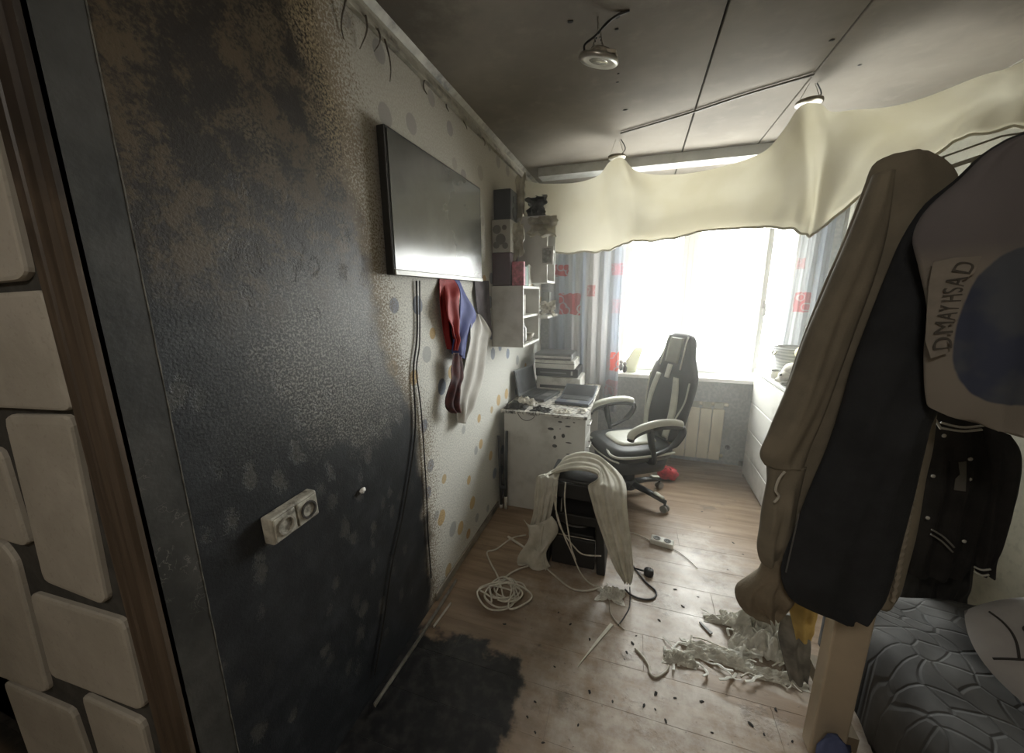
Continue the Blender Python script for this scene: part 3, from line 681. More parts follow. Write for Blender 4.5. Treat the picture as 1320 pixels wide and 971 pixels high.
# ================================================================== DESK
DX0, DX1, DY0, DY1, DZ = -.872, -.285, 2.50, 3.50, .765
desk = thing('desk', (-.58, 3.0, 0), 'white desk strewn with soot along the left wall', 'desk')
dtop = N('sooty_desktop'); dc = dtop.mix(dtop.ss(dtop.noise(30, 5, .7), .45, .62), (.55, .53, .48), (.06, .055, .05))
B(DX0-.02, DX1+.01, DY0-.015, DY1, DZ-.022, DZ).build('top', dtop.done(dc, .7), desk, bevel=.002)
B(DX0, DX1, DY0, DY0+.022, .001, DZ-.023).build('side_panel', white, desk, bevel=.001)
B(DX0, DX1, DY1-.024, DY1-.002, .001, DZ-.023).build('side_panel', white, desk, bevel=.001)
B(DX0, DX0+.018, DY0+.022, DY1-.024, .25, DZ-.023).build('back_panel', white, desk)
B(DX0+.018, DX1-.03, 2.86, 2.878, .001, DZ-.023).build('divider', white, desk)
for k in range(4):
    d = B(DX1-.020, DX1-.003, DY0+.026, 2.856, .05+k*.172, .05+k*.172+.166).build('drawer', white, desk, bevel=.002)
    MB().tube([Vector((DX1-.003, 2.62, .15+k*.172)), Vector((DX1+.018, 2.63, .15+k*.172)), Vector((DX1+.018, 2.74, .15+k*.172)), Vector((DX1-.003, 2.75, .15+k*.172))], .004, 6).build('handle', steel, d, True)
stk = mat('sticker_dark', (.045, .045, .042), .7)
for k, (px, py, r_, el) in enumerate(((722, 544, .010, 1.6), (732, 550, .011, 1.8), (710, 553, .015, 1.5), (722, 553, .004, 1), (715, 564, .012, .8), (726, 562, .014, .9), (715, 575, .015, 1.2), (733, 571, .010, 2.2), (734, 586, .010, 2.4), (740, 545, .006, 1.5))):
    p = PY(px, py, DY0-.001)
    MB().lathe([(r_, 0), (r_, .0012)], 10, c=p, m=Matrix.Rotation(PI/2, 3, 'X') @ Matrix.Diagonal((el, 1/el, 1)) @ Matrix.Rotation(.4*k, 3, 'Z')).build('sticker', stk, desk)
# cable drooping over the desk edge
cable('desk_cable', [PY(666, 524, 2.48), PY(668, 534, 2.48), PY(674, 541, 2.48), PY(682, 542, 2.48), PY(689, 537, 2.48), PY(692, 526, 2.48)], .0022, cordb, 'thin dark cable looping over the front edge of the desk')
Z = DZ+.001
# ---- laptop against the wall
def laptop(name, c, rz, w, d, ang, label, mb, mk, screen=True):
    t = thing(name, c, label, 'laptop'); m = at(*c, rz=rz)
    ba = B(-w/2, w/2, -d/2, d/2, .001, .022, m=m).build('base', mb, t, bevel=.003)
    kb = B(-w/2+.02, w/2-.02, -d/2+.09, d/2-.02, .0222, .0245, m=m).build('keyboard', mk, t)
    nk = 11
    for r_ in range(4):
        kk = MB()
        for k in range(nk):
            a = -w/2+.026+k*(w-.055)/nk; kk.box(a, a+(w-.055)/nk*.82, -d/2+.098+r_*.028, -d/2+.12+r_*.028, .0247, .0275, m=m)
        kk.build('key_row', dgrey, kb)
    B(-.045, .045, -d/2+.02, -d/2+.075, .0222, .0232, m=m).build('touchpad', greyp, t)
    if screen:
        ms = m @ Matrix.Translation((0, d/2-.005, .022)) @ rotm('X', ang)
        sc = B(-w/2, w/2, 0, .012, 0, d*.95, m=ms).build('lid', mb, t, bevel=.003)
        B(-w/2+.012, w/2-.012, -.002, -.0005, .018, d*.95-.012, m=ms).build('screen', mat('laptop_screen', (.05, .055, .06), .25, .3, 6), sc)
    return t
laptop('laptop', (-.71, 2.93, Z), math.radians(78), .32, .22, math.radians(-12), 'open dark laptop on the desk, lid leaning to the wall', dgrey, black)
laptop('laptop', (-.415, 2.83, Z), math.radians(-5), .26, .19, math.radians(-70), 'sooty laptop opened wide at the desk edge before the printer', mat('bluegrey_plastic', (.07, .08, .105), .45), black)
# ---- stack of devices
def stackbox(name, a, b, Y, d, m, label, cat, bev=.006):
    p, q = PY(a[0], a[1], Y), PY(b[0], b[1], Y)
    return (p.x, q.x, Y, Y+d, q.z, p.z)
bz = Z; st_items = [('printer', (692, 749), .115, whitep, 'white printer at the bottom of the stack on the desk'), ('disc_player', (690, 745), .075, black, 'black disc player box between two white devices on the desk'),
                    ('scanner', (690, 741), .075, whitep, 'white scanner under the grey folder on the desk stack'), ('folder_box', (689, 737), .055, mat('grey_lid', (.16, .165, .165), .35), 'grey glossy folder box on top of the desk stack')]
for k, (nm, (a, b), h, m_, l_) in enumerate(st_items):
    p, q = PY(a, 470, 3.16), PY(b, 470, 3.16); t = thing(nm, ((p.x+q.x)/2, 3.2, bz), l_, 'device' if k < 3 else 'box')
    dd = .02*math.sin(k*2)
    B(p.x, q.x, 3.16+dd, 3.46+dd*.5, bz, bz+h-.002).build('case', m_, t, bevel=.008)
    if k == 0: B(p.x+.03, q.x-.03, 3.156+dd, 3.162+dd, bz+.02, bz+.045).build('paper_slot', dgrey, t)
    if k == 1: B(p.x+.04, q.x-.10, 3.156+dd, 3.162+dd, bz+.03, bz+.04).build('disc_slot', greyp, t); B(q.x-.06, q.x-.045, 3.155+dd, 3.161+dd, bz+.02, bz+.055).build('button', steel, t)
    if k == 2: B(p.x, q.x, 3.157+dd, 3.16+dd, bz+.045, bz+.049).build('lid_seam', dgrey, t)
    if k == 3: B(p.x+.01, q.x-.01, 3.155+dd, 3.162+dd, bz+.016, bz+.034).build('edge_strip', steel, t, bevel=.002)
    bz += h
tag(MB().lathe([(.062, 0), (.06, .012), (.045, .026), (.02, .034), (.005, .036)], 22, c=(-.345, 3.28, Z)).build('dome_lamp', mat('cream_dome', (.7, .69, .55), .4), None, True), 'small cream dome on the desk beside the device stack', 'dome')
# ---- burnt papers and scraps at the near end of the desk
def heap(name, x, y, z, sx_, sy_, h, seed, m, label, cat, group=None, n=16, sharp=1.0):
    def fn(u, v):
        a, b = u-.5, v-.5; r_ = math.hypot(a, b)*2
        k = max(0, 1-r_**2*.7)
        e = 1 + .3*noise.noise(Vector((math.atan2(b, a)*1.5, seed, 1)))
        hh = h*k*(.35+1.2*abs(noise.noise(Vector((u*sharp*4, v*sharp*4, seed))))) + h*.22*noise.noise(Vector((u*sharp*10, v*sharp*10, seed)))
        return Vector((x+a*sx_*e, y+b*sy_*e, z+max(.0015, hh)))
    return tag(MB().grid(fn, n, n).build(name, m, None, False, solid=.002), label, cat, group)
heap('paper_scrap', -.80, 2.565, Z, .16, .10, .05, 1, soot, 'black charred paper heap at the near corner of the desk', 'paper')
heap('paper_scrap', -.76, 2.685, Z, .17, .085, .075, 2, paper, 'crumpled pale paper lying behind the charred heap on the desk', 'paper')
heap('paper_scrap', -.61, 2.56, Z, .14, .09, .03, 3, soot, 'flat black charred scrap in front of the open laptop', 'paper')
heap('paper_scrap', -.455, 2.57, Z, .13, .10, .022, 4, paper, 'thin pale torn paper along the front edge of the desk', 'paper')
heap('paper_scrap', -.325, 2.62, Z, .06, .13, .02, 5, paper, 'pale torn paper along the room edge of the desk', 'paper')

# ================================================================== OFFICE CHAIR (gaming chair facing the desk)
ch = thing('gaming_chair', (.02, 2.93, 0), 'black and white gaming chair turned to the desk', 'chair')
ch.rotation_euler.z = math.radians(212)
def cb_(mb, name, m, parent=ch, **k): return mb.build(name, m, parent, world=False, **k)
def rrect(w, d, z, r=.3, n=24, cx=0, cy=0, ex=4):
    out = []
    for i in range(n):
        a = 2*PI*i/n; c_, s_ = math.cos(a), math.sin(a)
        out.append(Vector((cx+w/2*math.copysign(abs(c_)**(2/ex), c_), cy+d/2*math.copysign(abs(s_)**(2/ex), s_), z)))
    return out
# seat cushion, front is +x
cb_(MB().loft([rrect(.44, .44, .385, cx=.01), rrect(.50, .50, .40, cx=.01), rrect(.53, .53, .44, cx=.015), rrect(.52, .52, .475, cx=.015), rrect(.44, .44, .49, cx=.015)]), 'seat', blackl, smooth=True)
cb_(MB().loft([rrect(.34, .30, .488, cx=.01), rrect(.33, .29, .502, cx=.01), rrect(.26, .24, .508, cx=.01)]), 'seat_panel', creaml, smooth=True)
for s_ in (-1, 1):
    cb_(MB().tube(spline([(.26, s_*.10, .47), (.28, s_*.20, .46), (.22, s_*.262, .455), (0, s_*.268, .45), (-.2, s_*.255, .45)], 20), .009, 6), 'seat_piping', creaml, smooth=True)
    cb_(MB().tube(spline([(.278, s_*.0, .405), (.27, s_*.16, .41), (.24, s_*.245, .415)], 12), .006, 6), 'seat_piping', creaml, smooth=True)
cb_(MB().loft([rrect(.34, .36, .275, cx=.02), rrect(.44, .46, .30, cx=.015), rrect(.47, .48, .384, cx=.01)]), 'seat_shell', black, smooth=True)
# backrest, lofted shell with wings
rec = math.radians(10)
def bk(w, d, h, x=0): 
    base = Vector((-.245, 0, .47))
    return [base + Vector((-math.sin(rec)*h + (p.x+x)*math.cos(rec), p.y, math.cos(rec)*h + (p.x+x)*math.sin(rec))) for p in rrect(d, w, 0, ex=3, n=28)]
BW = [(.34, .09, 0), (.42, .11, .05), (.455, .12, .16), (.465, .125, .28), (.50, .12, .40), (.51, .115, .50), (.46, .105, .57), (.36, .10, .635), (.315, .10, .70), (.30, .095, .76), (.25, .085, .81), (.15, .06, .835)]
cb_(MB().loft([bk(*r_) for r_ in BW]), 'backrest', blackl, smooth=True, subd=1)
def bface(y, h, off=.004):
    k = min(range(len(BW)), key=lambda i: abs(BW[i][2]-h)); i = max(0, min(len(BW)-2, k if BW[k][2] <= h else k-1))
    t = (h-BW[i][2])/(BW[i+1][2]-BW[i][2]); w_, d_ = lerp(BW[i][0], BW[i+1][0], t), lerp(BW[i][1], BW[i+1][1], t)
    u = min(.985, abs(y)/(w_/2)); x = d_/2*(1-u**3)**(1/3)+off
    return Vector((-.245 - math.sin(rec)*h + x*math.cos(rec), y, .47 + math.cos(rec)*h + x*math.sin(rec)))
def bpanel(name, fy0, fy1, h0, h1, m, off=.006):
    cb_(MB().grid(lambda u, v: bface(lerp(fy0(lerp(h0, h1, v)), fy1(lerp(h0, h1, v)), u), lerp(h0, h1, v), off*(1 if 0 < u < 1 and 0 < v < 1 else .2)), 8, 22), name, m, smooth=True, solid=.003)
for s_ in (-1, 1):
    bpanel('white_panel', lambda h: s_*(.085+.03*math.sin(h*7)), lambda h: s_*(.125+.055*math.sin(h*6)), .04, .50, creaml)
    cb_(MB().tube([bface(s_*(.135+.02*math.sin(h*9)) if h < .55 else s_*(.12-.06*(h-.55)), h, .004) for h in [.56+.013*i for i in range(20)]], .006, 6), 'back_piping', creaml, smooth=True)
    cb_(MB().tube([bface(s_*lerp(.15, .232, sm(.02, .4, h)), h, .004) for h in [.03+.024*i for i in range(20)]], .006, 6), 'back_piping', creaml, smooth=True)
bpanel('head_panel', lambda h: -.075, lambda h: .075, .60, .79, mat('olive_leatherette', (.22, .22, .17), .5, .1, 20))
bpanel('center_strip', lambda h: -.028, lambda h: .028, .48, .585, creaml)
# arms: curved pad on a black triangular bracket
for s_ in (-1, 1):
    y_ = s_*.315
    pad = spline([(.205, y_, .62), (.19, y_, .655), (.12, y_, .688), (.0, y_, .708), (-.12, y_, .705), (-.19, y_, .685)], 24)
    cb_(MB().tube(pad, [.020]+[.028]*22+[.022], 10, flat=1.0), 'armrest', creaml, smooth=True)
    cb_(MB().tube([p-Vector((0, 0, .02)) for p in pad], [.018]+[.026]*22+[.02], 10), 'arm_base', blackl, smooth=True)
    cb_(MB().tube(spline([(.06, y_, .68), (.045, y_, .59), (.02, y_, .50), (.0, y_*.95, .42), (.0, y_*.5, .385)], 18), [.032]*8+[.024]*10, 8, flat=.6), 'arm_post', black, smooth=True)
    cb_(MB().tube(spline([(-.19, y_, .67), (-.205, y_, .62), (-.15, y_, .545), (-.06, y_, .50), (.01, y_, .48)], 18), [.03]*10+[.02]*8, 8, flat=.6), 'arm_brace', black, smooth=True)
# mechanism, gas lift, star base and casters
cb_(B(-.12, .12, -.10, .10, .235, .274), 'tilt_plate', black, bevel=.006)
cb_(MB().lathe([(.045, .11), (.045, .20), (.028, .21), (.028, .234)], 18), 'gas_lift', black, smooth=True)
cb_(MB().lathe([(.055, .07), (.06, .09), (.06, .13), (.045, .15)], 18), 'base_hub', black, smooth=True)
for k in range(5):
    a = 2*PI*k/5 + .75; d = Vector((math.cos(a), math.sin(a), 0))
    lg = cb_(MB().tube([d*.05+Vector((0, 0, .115)), d*.18+Vector((0, 0, .105)), d*.32+Vector((0, 0, .08))], [.032, .027, .019], 8, flat=.75), 'base_leg', black, smooth=True)
    cb_(MB().tube([d*.225+Vector((0, 0, .122)), d*.30+Vector((0, 0, .106))], [.019, .016], 8, flat=.5), 'leg_cap', creaml, lg, smooth=True)
    cs = cb_(MB().tube([d*.315+Vector((0, 0, .08)), d*.315+Vector((0, 0, .045))], .009, 8), 'caster', dgrey, smooth=True)
    for s_ in (-1, 1):
        t_ = Vector((-d.y, d.x, 0)); c_ = d*.315+t_*s_*.014+Vector((0, 0, .0285)); mr = Matrix.Rotation(a, 3, 'Z') @ Matrix.Rotation(PI/2, 3, 'X')
        cb_(MB().lathe([(.020, -.009), (.028, -.008), (.028, .008), (.020, .009)], 16, c=c_, m=mr), 'wheel', mat('caster_wheel', (.2, .19, .17), .4) if k == 0 and s_ < 0 else bpy.data.materials['caster_wheel'] if 'caster_wheel' in bpy.data.materials else dgrey, cs, smooth=True)

# ================================================================== RADIATOR, SILL THINGS, CURTAINS
rad_m = mat('radiator_cream', (.62, .57, .44), .4, .05, 8)
ra, rb = PY(858, 515, 3.68), PY(926, 597, 3.68)
rad = thing('radiator', ((ra.x+rb.x)/2, 3.70, .05), 'cream sectional radiator under the window sill', 'radiator')
rz0, rz1 = .09, .64; nsec = 5; rw = (rb.x-ra.x)/nsec
for k in range(nsec):
    x0 = ra.x+k*rw
    sec = MB().box(x0+.003, x0+rw-.003, 3.655, 3.672, rz0, rz1-.07).box(x0+rw*.35, x0+rw*.65, 3.672, 3.73, rz0+.02, rz1-.03).box(x0+.006, x0+rw-.006, 3.66, 3.735, rz0+.005, rz0+.045)
    o = sec.build('section', rad_m, rad, bevel=.004)
    MB().box(x0+.012, x0+rw-.012, 3.66, 3.672, rz1-.066, rz1-.012).build('top_grille', mat('radiator_grille', (.34, .33, .27), .5) if k == 0 else bpy.data.materials['radiator_grille'], o, bevel=.003)
MB().tube([Vector((ra.x-.02, 3.70, rz1-.035)), Vector((rb.x+.03, 3.70, rz1-.035))], .016, 10).build('header_pipe', rad_m, rad, True)
MB().tube([Vector((ra.x-.02, 3.70, rz0+.03)), Vector((rb.x+.03, 3.70, rz0+.03))], .016, 10).build('header_pipe', rad_m, rad, True)
for k in (0, nsec-1): B(ra.x+(k+.4)*rw, ra.x+(k+.6)*rw, 3.70, YF-.001, rz1-.06, rz1-.04).build('bracket', brass, rad)
# small wall outlet by the radiator
p = PY(938, 577, YF-.006); o = thing('wall_outlet', (p.x, YF, p.z), 'small round grey outlet low on the wall beside the radiator', 'socket')
MB().lathe([(.024, 0), (.022, .008), (.014, .008), (.012, .003)], 16, c=(p.x, YF-.001, p.z), m=Matrix.Rotation(PI/2, 3, 'X')).build('cover', greyp, o, True)
# red bag on the floor
rbag = PF(861, 606); rbag.y = 3.30; c = PY(861, 598, 3.32)
bg_ = thing('red_bag', (c.x, 3.32, 0), 'small crumpled red bag on the floor behind the chair', 'bag')
MB().blob((c.x, 3.32, .060), (.085, .07, .056), 18, 12, amp=.35, sc=2).build('bag_body', mat('red_cloth', (.55, .03, .04), .6, .3, 30, bump=.3), bg_, True)
MB().tube(spline([(c.x-.03, 3.29, .10), (c.x, 3.27, .135), (c.x+.03, 3.29, .10)], 10), .006, 6).build('handle', mat('pink_strap', (.6, .15, .15), .6), bg_, True)

# curtains: blue-grey with red printed motifs
def curtain_mat(name, x0, x1, ca, cb2, motifs, frac=.45):
    n = N(name); x, y, z = n.xyz()
    c = n.mix(n.ss(n.noise(1, 2, v=n.vec(n.M('MULTIPLY', x, 7), 0, n.M('MULTIPLY', z, .5))), .42, .60), ca, cb2)
    for (px, py, w_, h_, col, st, Yc) in motifs:
        p = PY(px, py, Yc)
        q = n.M('MAXIMUM', n.M('DIVIDE', n.M('ABSOLUTE', n.M('SUBTRACT', x, p.x)), w_), n.M('DIVIDE', n.M('ABSOLUTE', n.M('SUBTRACT', z, p.z)), h_))
        q = n.M('ADD', q, n.M('MULTIPLY', n.M('SUBTRACT', n.noise(22, 3), .5), .5))
        f = n.M('MULTIPLY', n.ss(q, 1.04, .96), st)
        ring = n.vor(1/max(w_, h_)*.9, v=n.vec(x, z, 0)); 
        f = n.M('MULTIPLY', f, n.M('SUBTRACT', 1, n.M('MULTIPLY', n.M('MULTIPLY', n.ss(ring.outputs['Distance'], .24, .28), n.ss(ring.outputs['Distance'], .40, .36)), .7)))
        c = n.mix(f, c, col)
    n.put(n.b.inputs['Base Color'], c); n.b.inputs['Roughness'].default_value = .8
    t = n.nd('ShaderNodeBsdfTranslucent'); n.put(t.inputs[0], c)
    xx = n.nd('ShaderNodeMixShader'); xx.inputs[0].default_value = frac
    n.t.links.new(n.b.outputs[0], xx.inputs[1]); n.t.links.new(t.outputs[0], xx.inputs[2]); n.t.links.new(xx.outputs[0], n.out.inputs[0])
    return n.m
def curtain(name, top, bot, z0, z1, pleats, amp, m, label, nu=140, ph=0):
    def fn(u, v):
        a = Vector(top[0]).lerp(Vector(top[1]), u); b = Vector(bot[0]).lerp(Vector(bot[1]), u); p = a.lerp(b, v)
        d = (Vector(top[1])-Vector(top[0])).normalized(); nr = Vector((-d.y, d.x))
        k = amp*(.5+.5*v)*(math.sin(u*pleats*2*PI+ph+.6*math.sin(v*2+u*5)) + .35*math.sin(u*pleats*4.3*PI+1))
        return Vector((p.x+nr.x*k, p.y+nr.y*k, lerp(z1, z0, v)))
    t = thing(name, (top[0][0], top[0][1], z0), label, 'curtain')
    MB().grid(fn, nu, 30).build('cloth', m, t, True, solid=.0015)
    MB().tube([fn(i/80, 0) + Vector((0, 0, .004)) for i in range(81)], .006, 5).build('heading_tape', cordw, t, True)
RED = (.50, .06, .07); YC = 3.558
mot = [(721, 349, .085, .05, RED, .9, YC), (734, 392, .10, .095, RED, .85, YC), (762, 375, .035, .05, RED, .55, YC), (797, 347, .055, .05, (.6, .2, .25), .5, YC), (796, 395, .05, .06, (.6, .25, .25), .3, YC), (795, 466, .06, .085, (.75, .12, .06), .8, YC), (790, 500, .07, .07, (.55, .2, .25), .5, YC)]
curtain('curtain', ((-.80, YC), (-.127, YC)), ((-.78, YC), (-.127, YC)), .50, 2.47, 7, .022, curtain_mat('curtain_left', -.8, -.1, (.46, .49, .54), (.66, .65, .65), mot), 'blue-grey and white window curtain with red prints behind the desk')
mot2 = [(1032, 390, .045, .075, RED, .7, 3.56), (1030, 340, .03, .04, RED, .4, 3.56)]
curtain('curtain', ((1.17, 3.56), (1.34, 3.52)), ((1.13, 3.56), (1.34, 3.52)), 1.0, 2.47, 3, .025, curtain_mat('curtain_right', 1.1, 1.4, (.33, .37, .43), (.50, .51, .52), mot2), 'blue-grey window curtain with red print behind the dresser basket', 70)
curtain('curtain', ((1.40, 3.50), (1.46, 2.98)), ((1.40, 3.50), (1.46, 2.98)), 1.0, 2.47, 4.5, .018, translucent('cream_curtain', (.60, .58, .49), .8, .35, (.5, .48, .40), 5), 'cream pleated curtain gathered along the wall behind the coats', 90)

# things on the window sill
zs = WZ0
tag(MB().loft([rrect(.10, .06, zs, cx=-.02, cy=3.70), rrect(.115, .07, zs+.10, cx=-.01, cy=3.70), rrect(.09, .05, zs+.20, cx=.03, cy=3.71), rrect(.07, .03, zs+.235, cx=.045, cy=3.71)]).build('paper_bag', translucent('pale_bag', (.62, .62, .5), .6, .3), None, True), 'pale paper bag standing on the window sill behind the chair', 'bag')
for k, (px, py) in enumerate(((808, 463), (808, 476))):
    p = PY(px, py, 3.64)
    t = thing('figurine', (p.x-.02, 3.64, zs), 'small dark figurine on the window sill ' + ('at its inner edge' if k == 0 else 'against the window pane'), 'figurine', 'figurines on the sill')
    q = Vector((p.x-(.015, .055)[k], 3.64+.09*k, zs))
    MB().blob(q+Vector((0, 0, .035)), (.022, .018, .036), 12, 8).build('body', dgrey, t, True)
    MB().blob(q+Vector((0, 0, .085)), (.018, .017, .019), 12, 8).build('head', greyp, t, True)
# soft toy and leaves seen over the chair back
pt = thing('sill_plant', (.27, 3.72, zs), 'small dark-leaved plant on the window sill behind the chair back', 'plant')
MB().lathe([(.035, 0), (.045, .07), (.048, .07), (.04, .062)], 16, c=(.27, 3.72, zs)).build('pot', greyp, pt, True)
rr = random.Random(2)
for k in range(9):
    a = k*.7; d = Vector((math.cos(a), math.sin(a)*.6, 0)); b_ = Vector((.27, 3.72, zs+.065))
    pth = spline([b_, b_+d*.03+Vector((0, 0, .12+.03*rr.random())), b_+d*.09+Vector((0, 0, .20+.1*rr.random()))], 10)
    MB().tube(pth, [.003, .005, .008, .012, .015, .016, .014, .011, .007, .002], 6, flat=.25).build('leaf', mat('plant_leaf', (.06, .075, .04), .6) if k == 0 else bpy.data.materials['plant_leaf'], pt, True)

# ================================================================== DRESSER AND TOYS
RX0, RX1, RY0, RY1, RZ = .97, XR-.012, 2.62, 3.58, .965
drs = thing('dresser', (1.2, 3.1, 0), 'white chest of four wide drawers along the right wall', 'dresser')
B(RX0+.02, RX1, RY0+.02, RY1-.02, .001, RZ-.03).build('carcass', white, drs)
B(RX0+.005, RX1, RY0, RY0+.019, .001, RZ-.026).build('side_panel', white, drs); B(RX0+.005, RX1, RY1-.019, RY1, .001, RZ-.026).build('side_panel', white, drs)
B(RX0-.008, RX1, RY0-.005, RY1+.005, RZ-.025, RZ).build('top', mat('dresser_top', (.5, .5, .48), .4, .05, 8), drs, bevel=.003)
zc = [.035, .232, .452, .688, .925]
for k in range(4):
    d = B(RX0, RX0+.018, RY0+.003, RY1-.003, zc[k]+.003, zc[k+1]-.012).build('drawer', white, drs, bevel=.002)
    B(RX0+.006, RX0+.0195, RY0+.006, RY1-.006, zc[k+1]-.0118, zc[k+1]+.0025).build('grip_gap', white, d)
for a in (RY0+.02, RY1-.06): B(RX0+.02, RX0+.06, a, a+.04, .001, .034).build('foot', greyp, drs)
# woven basket
bkx, bky = 1.16, 3.33
bk_ = thing('basket', (bkx, bky, RZ), 'grey round fabric basket on the dresser by the window', 'basket')
bkm = N('woven_grey'); bkc = bkm.mix(bkm.ss(bkm.M('SINE', bkm.M('MULTIPLY', bkm.xyz()[2], 260)), -.6, .6), (.24, .25, .25), (.34, .345, .335)); bkm.bump(bkm.M('SINE', bkm.M('MULTIPLY', bkm.xyz()[2], 260)), .4, .004); BKM = bkm.done(bkc, .85)
MB().lathe([(.105, .001), (.115, .02), (.135, .12), (.15, .195), (.155, .215), (.147, .215), (.13, .12), (.10, .02)], 36, c=(bkx, bky, RZ)).build('body', BKM, bk_, True)
MB().tube([Vector((bkx+.152*math.cos(2*PI*k/36), bky+.152*math.sin(2*PI*k/36), RZ+.213)) for k in range(36)], .008, 7, closed=True).build('rim', BKM, bk_, True)
for s_ in (-1, 1): MB().tube(spline([(bkx-.149, bky+s_*.04-.02, RZ+.19), (bkx-.165, bky, RZ+.15), (bkx-.14, bky-s_*.04, RZ+.18)], 12), .006, 6).build('handle', cordw, bk_, True)
# candle jar
cj = thing('candle_jar', (.998, 3.215, RZ), 'small white candle with a grey lid beside the basket', 'candle')
MB().lathe([(.022, .001), (.024, .05), (.020, .055)], 16, c=(.998, 3.215, RZ)).build('wax', whitep, cj, True); MB().lathe([(.026, .055), (.026, .065), (.01, .07)], 16, c=(.998, 3.215, RZ)).build('lid', greyp, cj, True)
# plush dog
dg = Vector((1.06, 2.99, RZ+.003)); dog = thing('plush_dog', dg, 'white plush dog with a grey eye patch lying on the dresser', 'soft toy')
plw = mat('plush_white', (.62, .60, .54), .9, .12, 40, bump=.5, bsc=120); plg = mat('plush_grey', (.25, .24, .22), .9, .15, 40, bump=.5, bsc=120)
MB().blob(dg+Vector((.10, -.04, .072)), (.12, .085, .07), 22, 14, amp=.1).build('body', plw, dog, True)
MB().blob(dg+Vector((-.02, -.02, .085)), (.078, .07, .072), 22, 14, amp=.06).build('head', plw, dog, True)
MB().blob(dg+Vector((-.075, -.04, .065)), (.045, .045, .036), 16, 12).build('muzzle', plw, dog, True)
MB().blob(dg+Vector((-.112, -.055, .075)), (.011, .012, .010), 10, 8).build('nose', black, dog, True)
MB().blob(dg+Vector((-.035, -.075, .105)), (.024, .016, .026), 12, 9).build('eye_patch', plg, dog, True)
for s_ in (-1, 1):
    MB().blob(dg+Vector((.015, -.02+s_*.068, .10)), (.022, .014, .042), 12, 9).build('ear', plg, dog, True)
    MB().blob(dg+Vector((-.06, -.02+s_*.06, .022)), (.055, .026, .022), 14, 9).build('paw', plw if s_ > 0 else plg, dog, True)
# yellow soft toy
yt = Vector((1.13, 3.115, RZ+.006)); yel = thing('plush_bear', yt, 'pale yellow soft toy sitting behind the plush dog', 'soft toy')
ym = mat('plush_yellow', (.62, .58, .32), .9, .12, 40, bump=.5, bsc=120)
MB().blob(yt+Vector((.02, 0, .09)), (.07, .065, .09), 18, 12, amp=.08).build('body', ym, yel, True); MB().blob(yt+Vector((0, 0, .20)), (.058, .055, .052), 18, 12).build('head', ym, yel, True)
for s_ in (-1, 1): MB().blob(yt+Vector((0, s_*.045, .245)), (.018, .018, .018), 10, 8).build('ear', ym, yel, True); MB().blob(yt+Vector((-.05, s_*.05, .035)), (.05, .026, .028), 12, 9).build('leg', ym, yel, True)
# cap
cp_ = Vector((1.305, 3.11, RZ)); cap = thing('stacked_hat', cp_, 'grey cap with a white brim on a box behind the toys', 'hat')
item('toy_box', 1.24, 1.38, 3.06, 3.16, RZ+.001, RZ+.24, greyp, 'grey toy box on the dresser under the cap', 'box')
MB().lathe([(.085, .241), (.085, .27), (.072, .31), (.04, .335), (.005, .34)], 22, c=cp_).build('crown', greyp, cap, True); MB().lathe([(.10, .241), (.105, .246), (.10, .251), (.085, .255)], 26, c=cp_).build('brim', whitep, cap, True)

# ================================================================== STEP STOOL WITH CLOTH, CORDS, FLOOR DEBRIS
sx0, sx1, sy0, sy1, sz = -.425, -.115, 1.98, 2.24, .555
st = thing('step_stool', (-.27, 2.1, 0), 'black plastic step stool standing on the floor under a white cloth', 'stool')
def splay(z): return .035*(1-z/sz)
def side(x, s_):
    a, b = x - s_*0, x - s_*.022
    pts = [(x+s_*splay(0), sy0-.03, .001), (x+s_*splay(0), sy1+.03, .001), (x+s_*splay(sz), sy1, sz-.02), (x+s_*splay(sz), sy0, sz-.02)]
    return MB().poly(pts, (-s_*.05, 0, 0))
for x, s_ in ((sx0, -1), (sx1, 1)): side(x, s_).build('side_panel', black, st, bevel=.008)
B(sx0, sx1, sy0-.005, sy1+.005, sz-.02, sz).build('top', black, st, bevel=.01)
B(sx0+.04, sx1-.04, sy0, sy0+.018, .44, sz-.021).build('upper_panel', black, st, bevel=.006)
B(sx0+.03, sx1-.03, sy0-.01, sy0+.010, .285, .345).build('middle_bar', black, st, bevel=.006)
B(sx0+.03, sx1-.03, sy0-.02, sy0+.0, .02, .20).build('lower_panel', black, st, bevel=.006)
B(sx0+.04, sx1-.04, sy0, sy1-.05, .202, .222).build('step', black, st, bevel=.006)
MB().lathe([(.088, .223), (.092, .228), (.085, .234), (.02, .235)], 26, c=(0, 0, 0), m=Matrix.Diagonal((1, .75, 1))).build('step_pad', mat('grey_pad', (.17, .165, .16), .7), st, True, world=False)
st.children[-1].location = (.01, -.01, 0)
B(sx0+.04, sx1-.04, sy1-.018, sy1, .03, .33).build('rear_panel', black, st, bevel=.006)
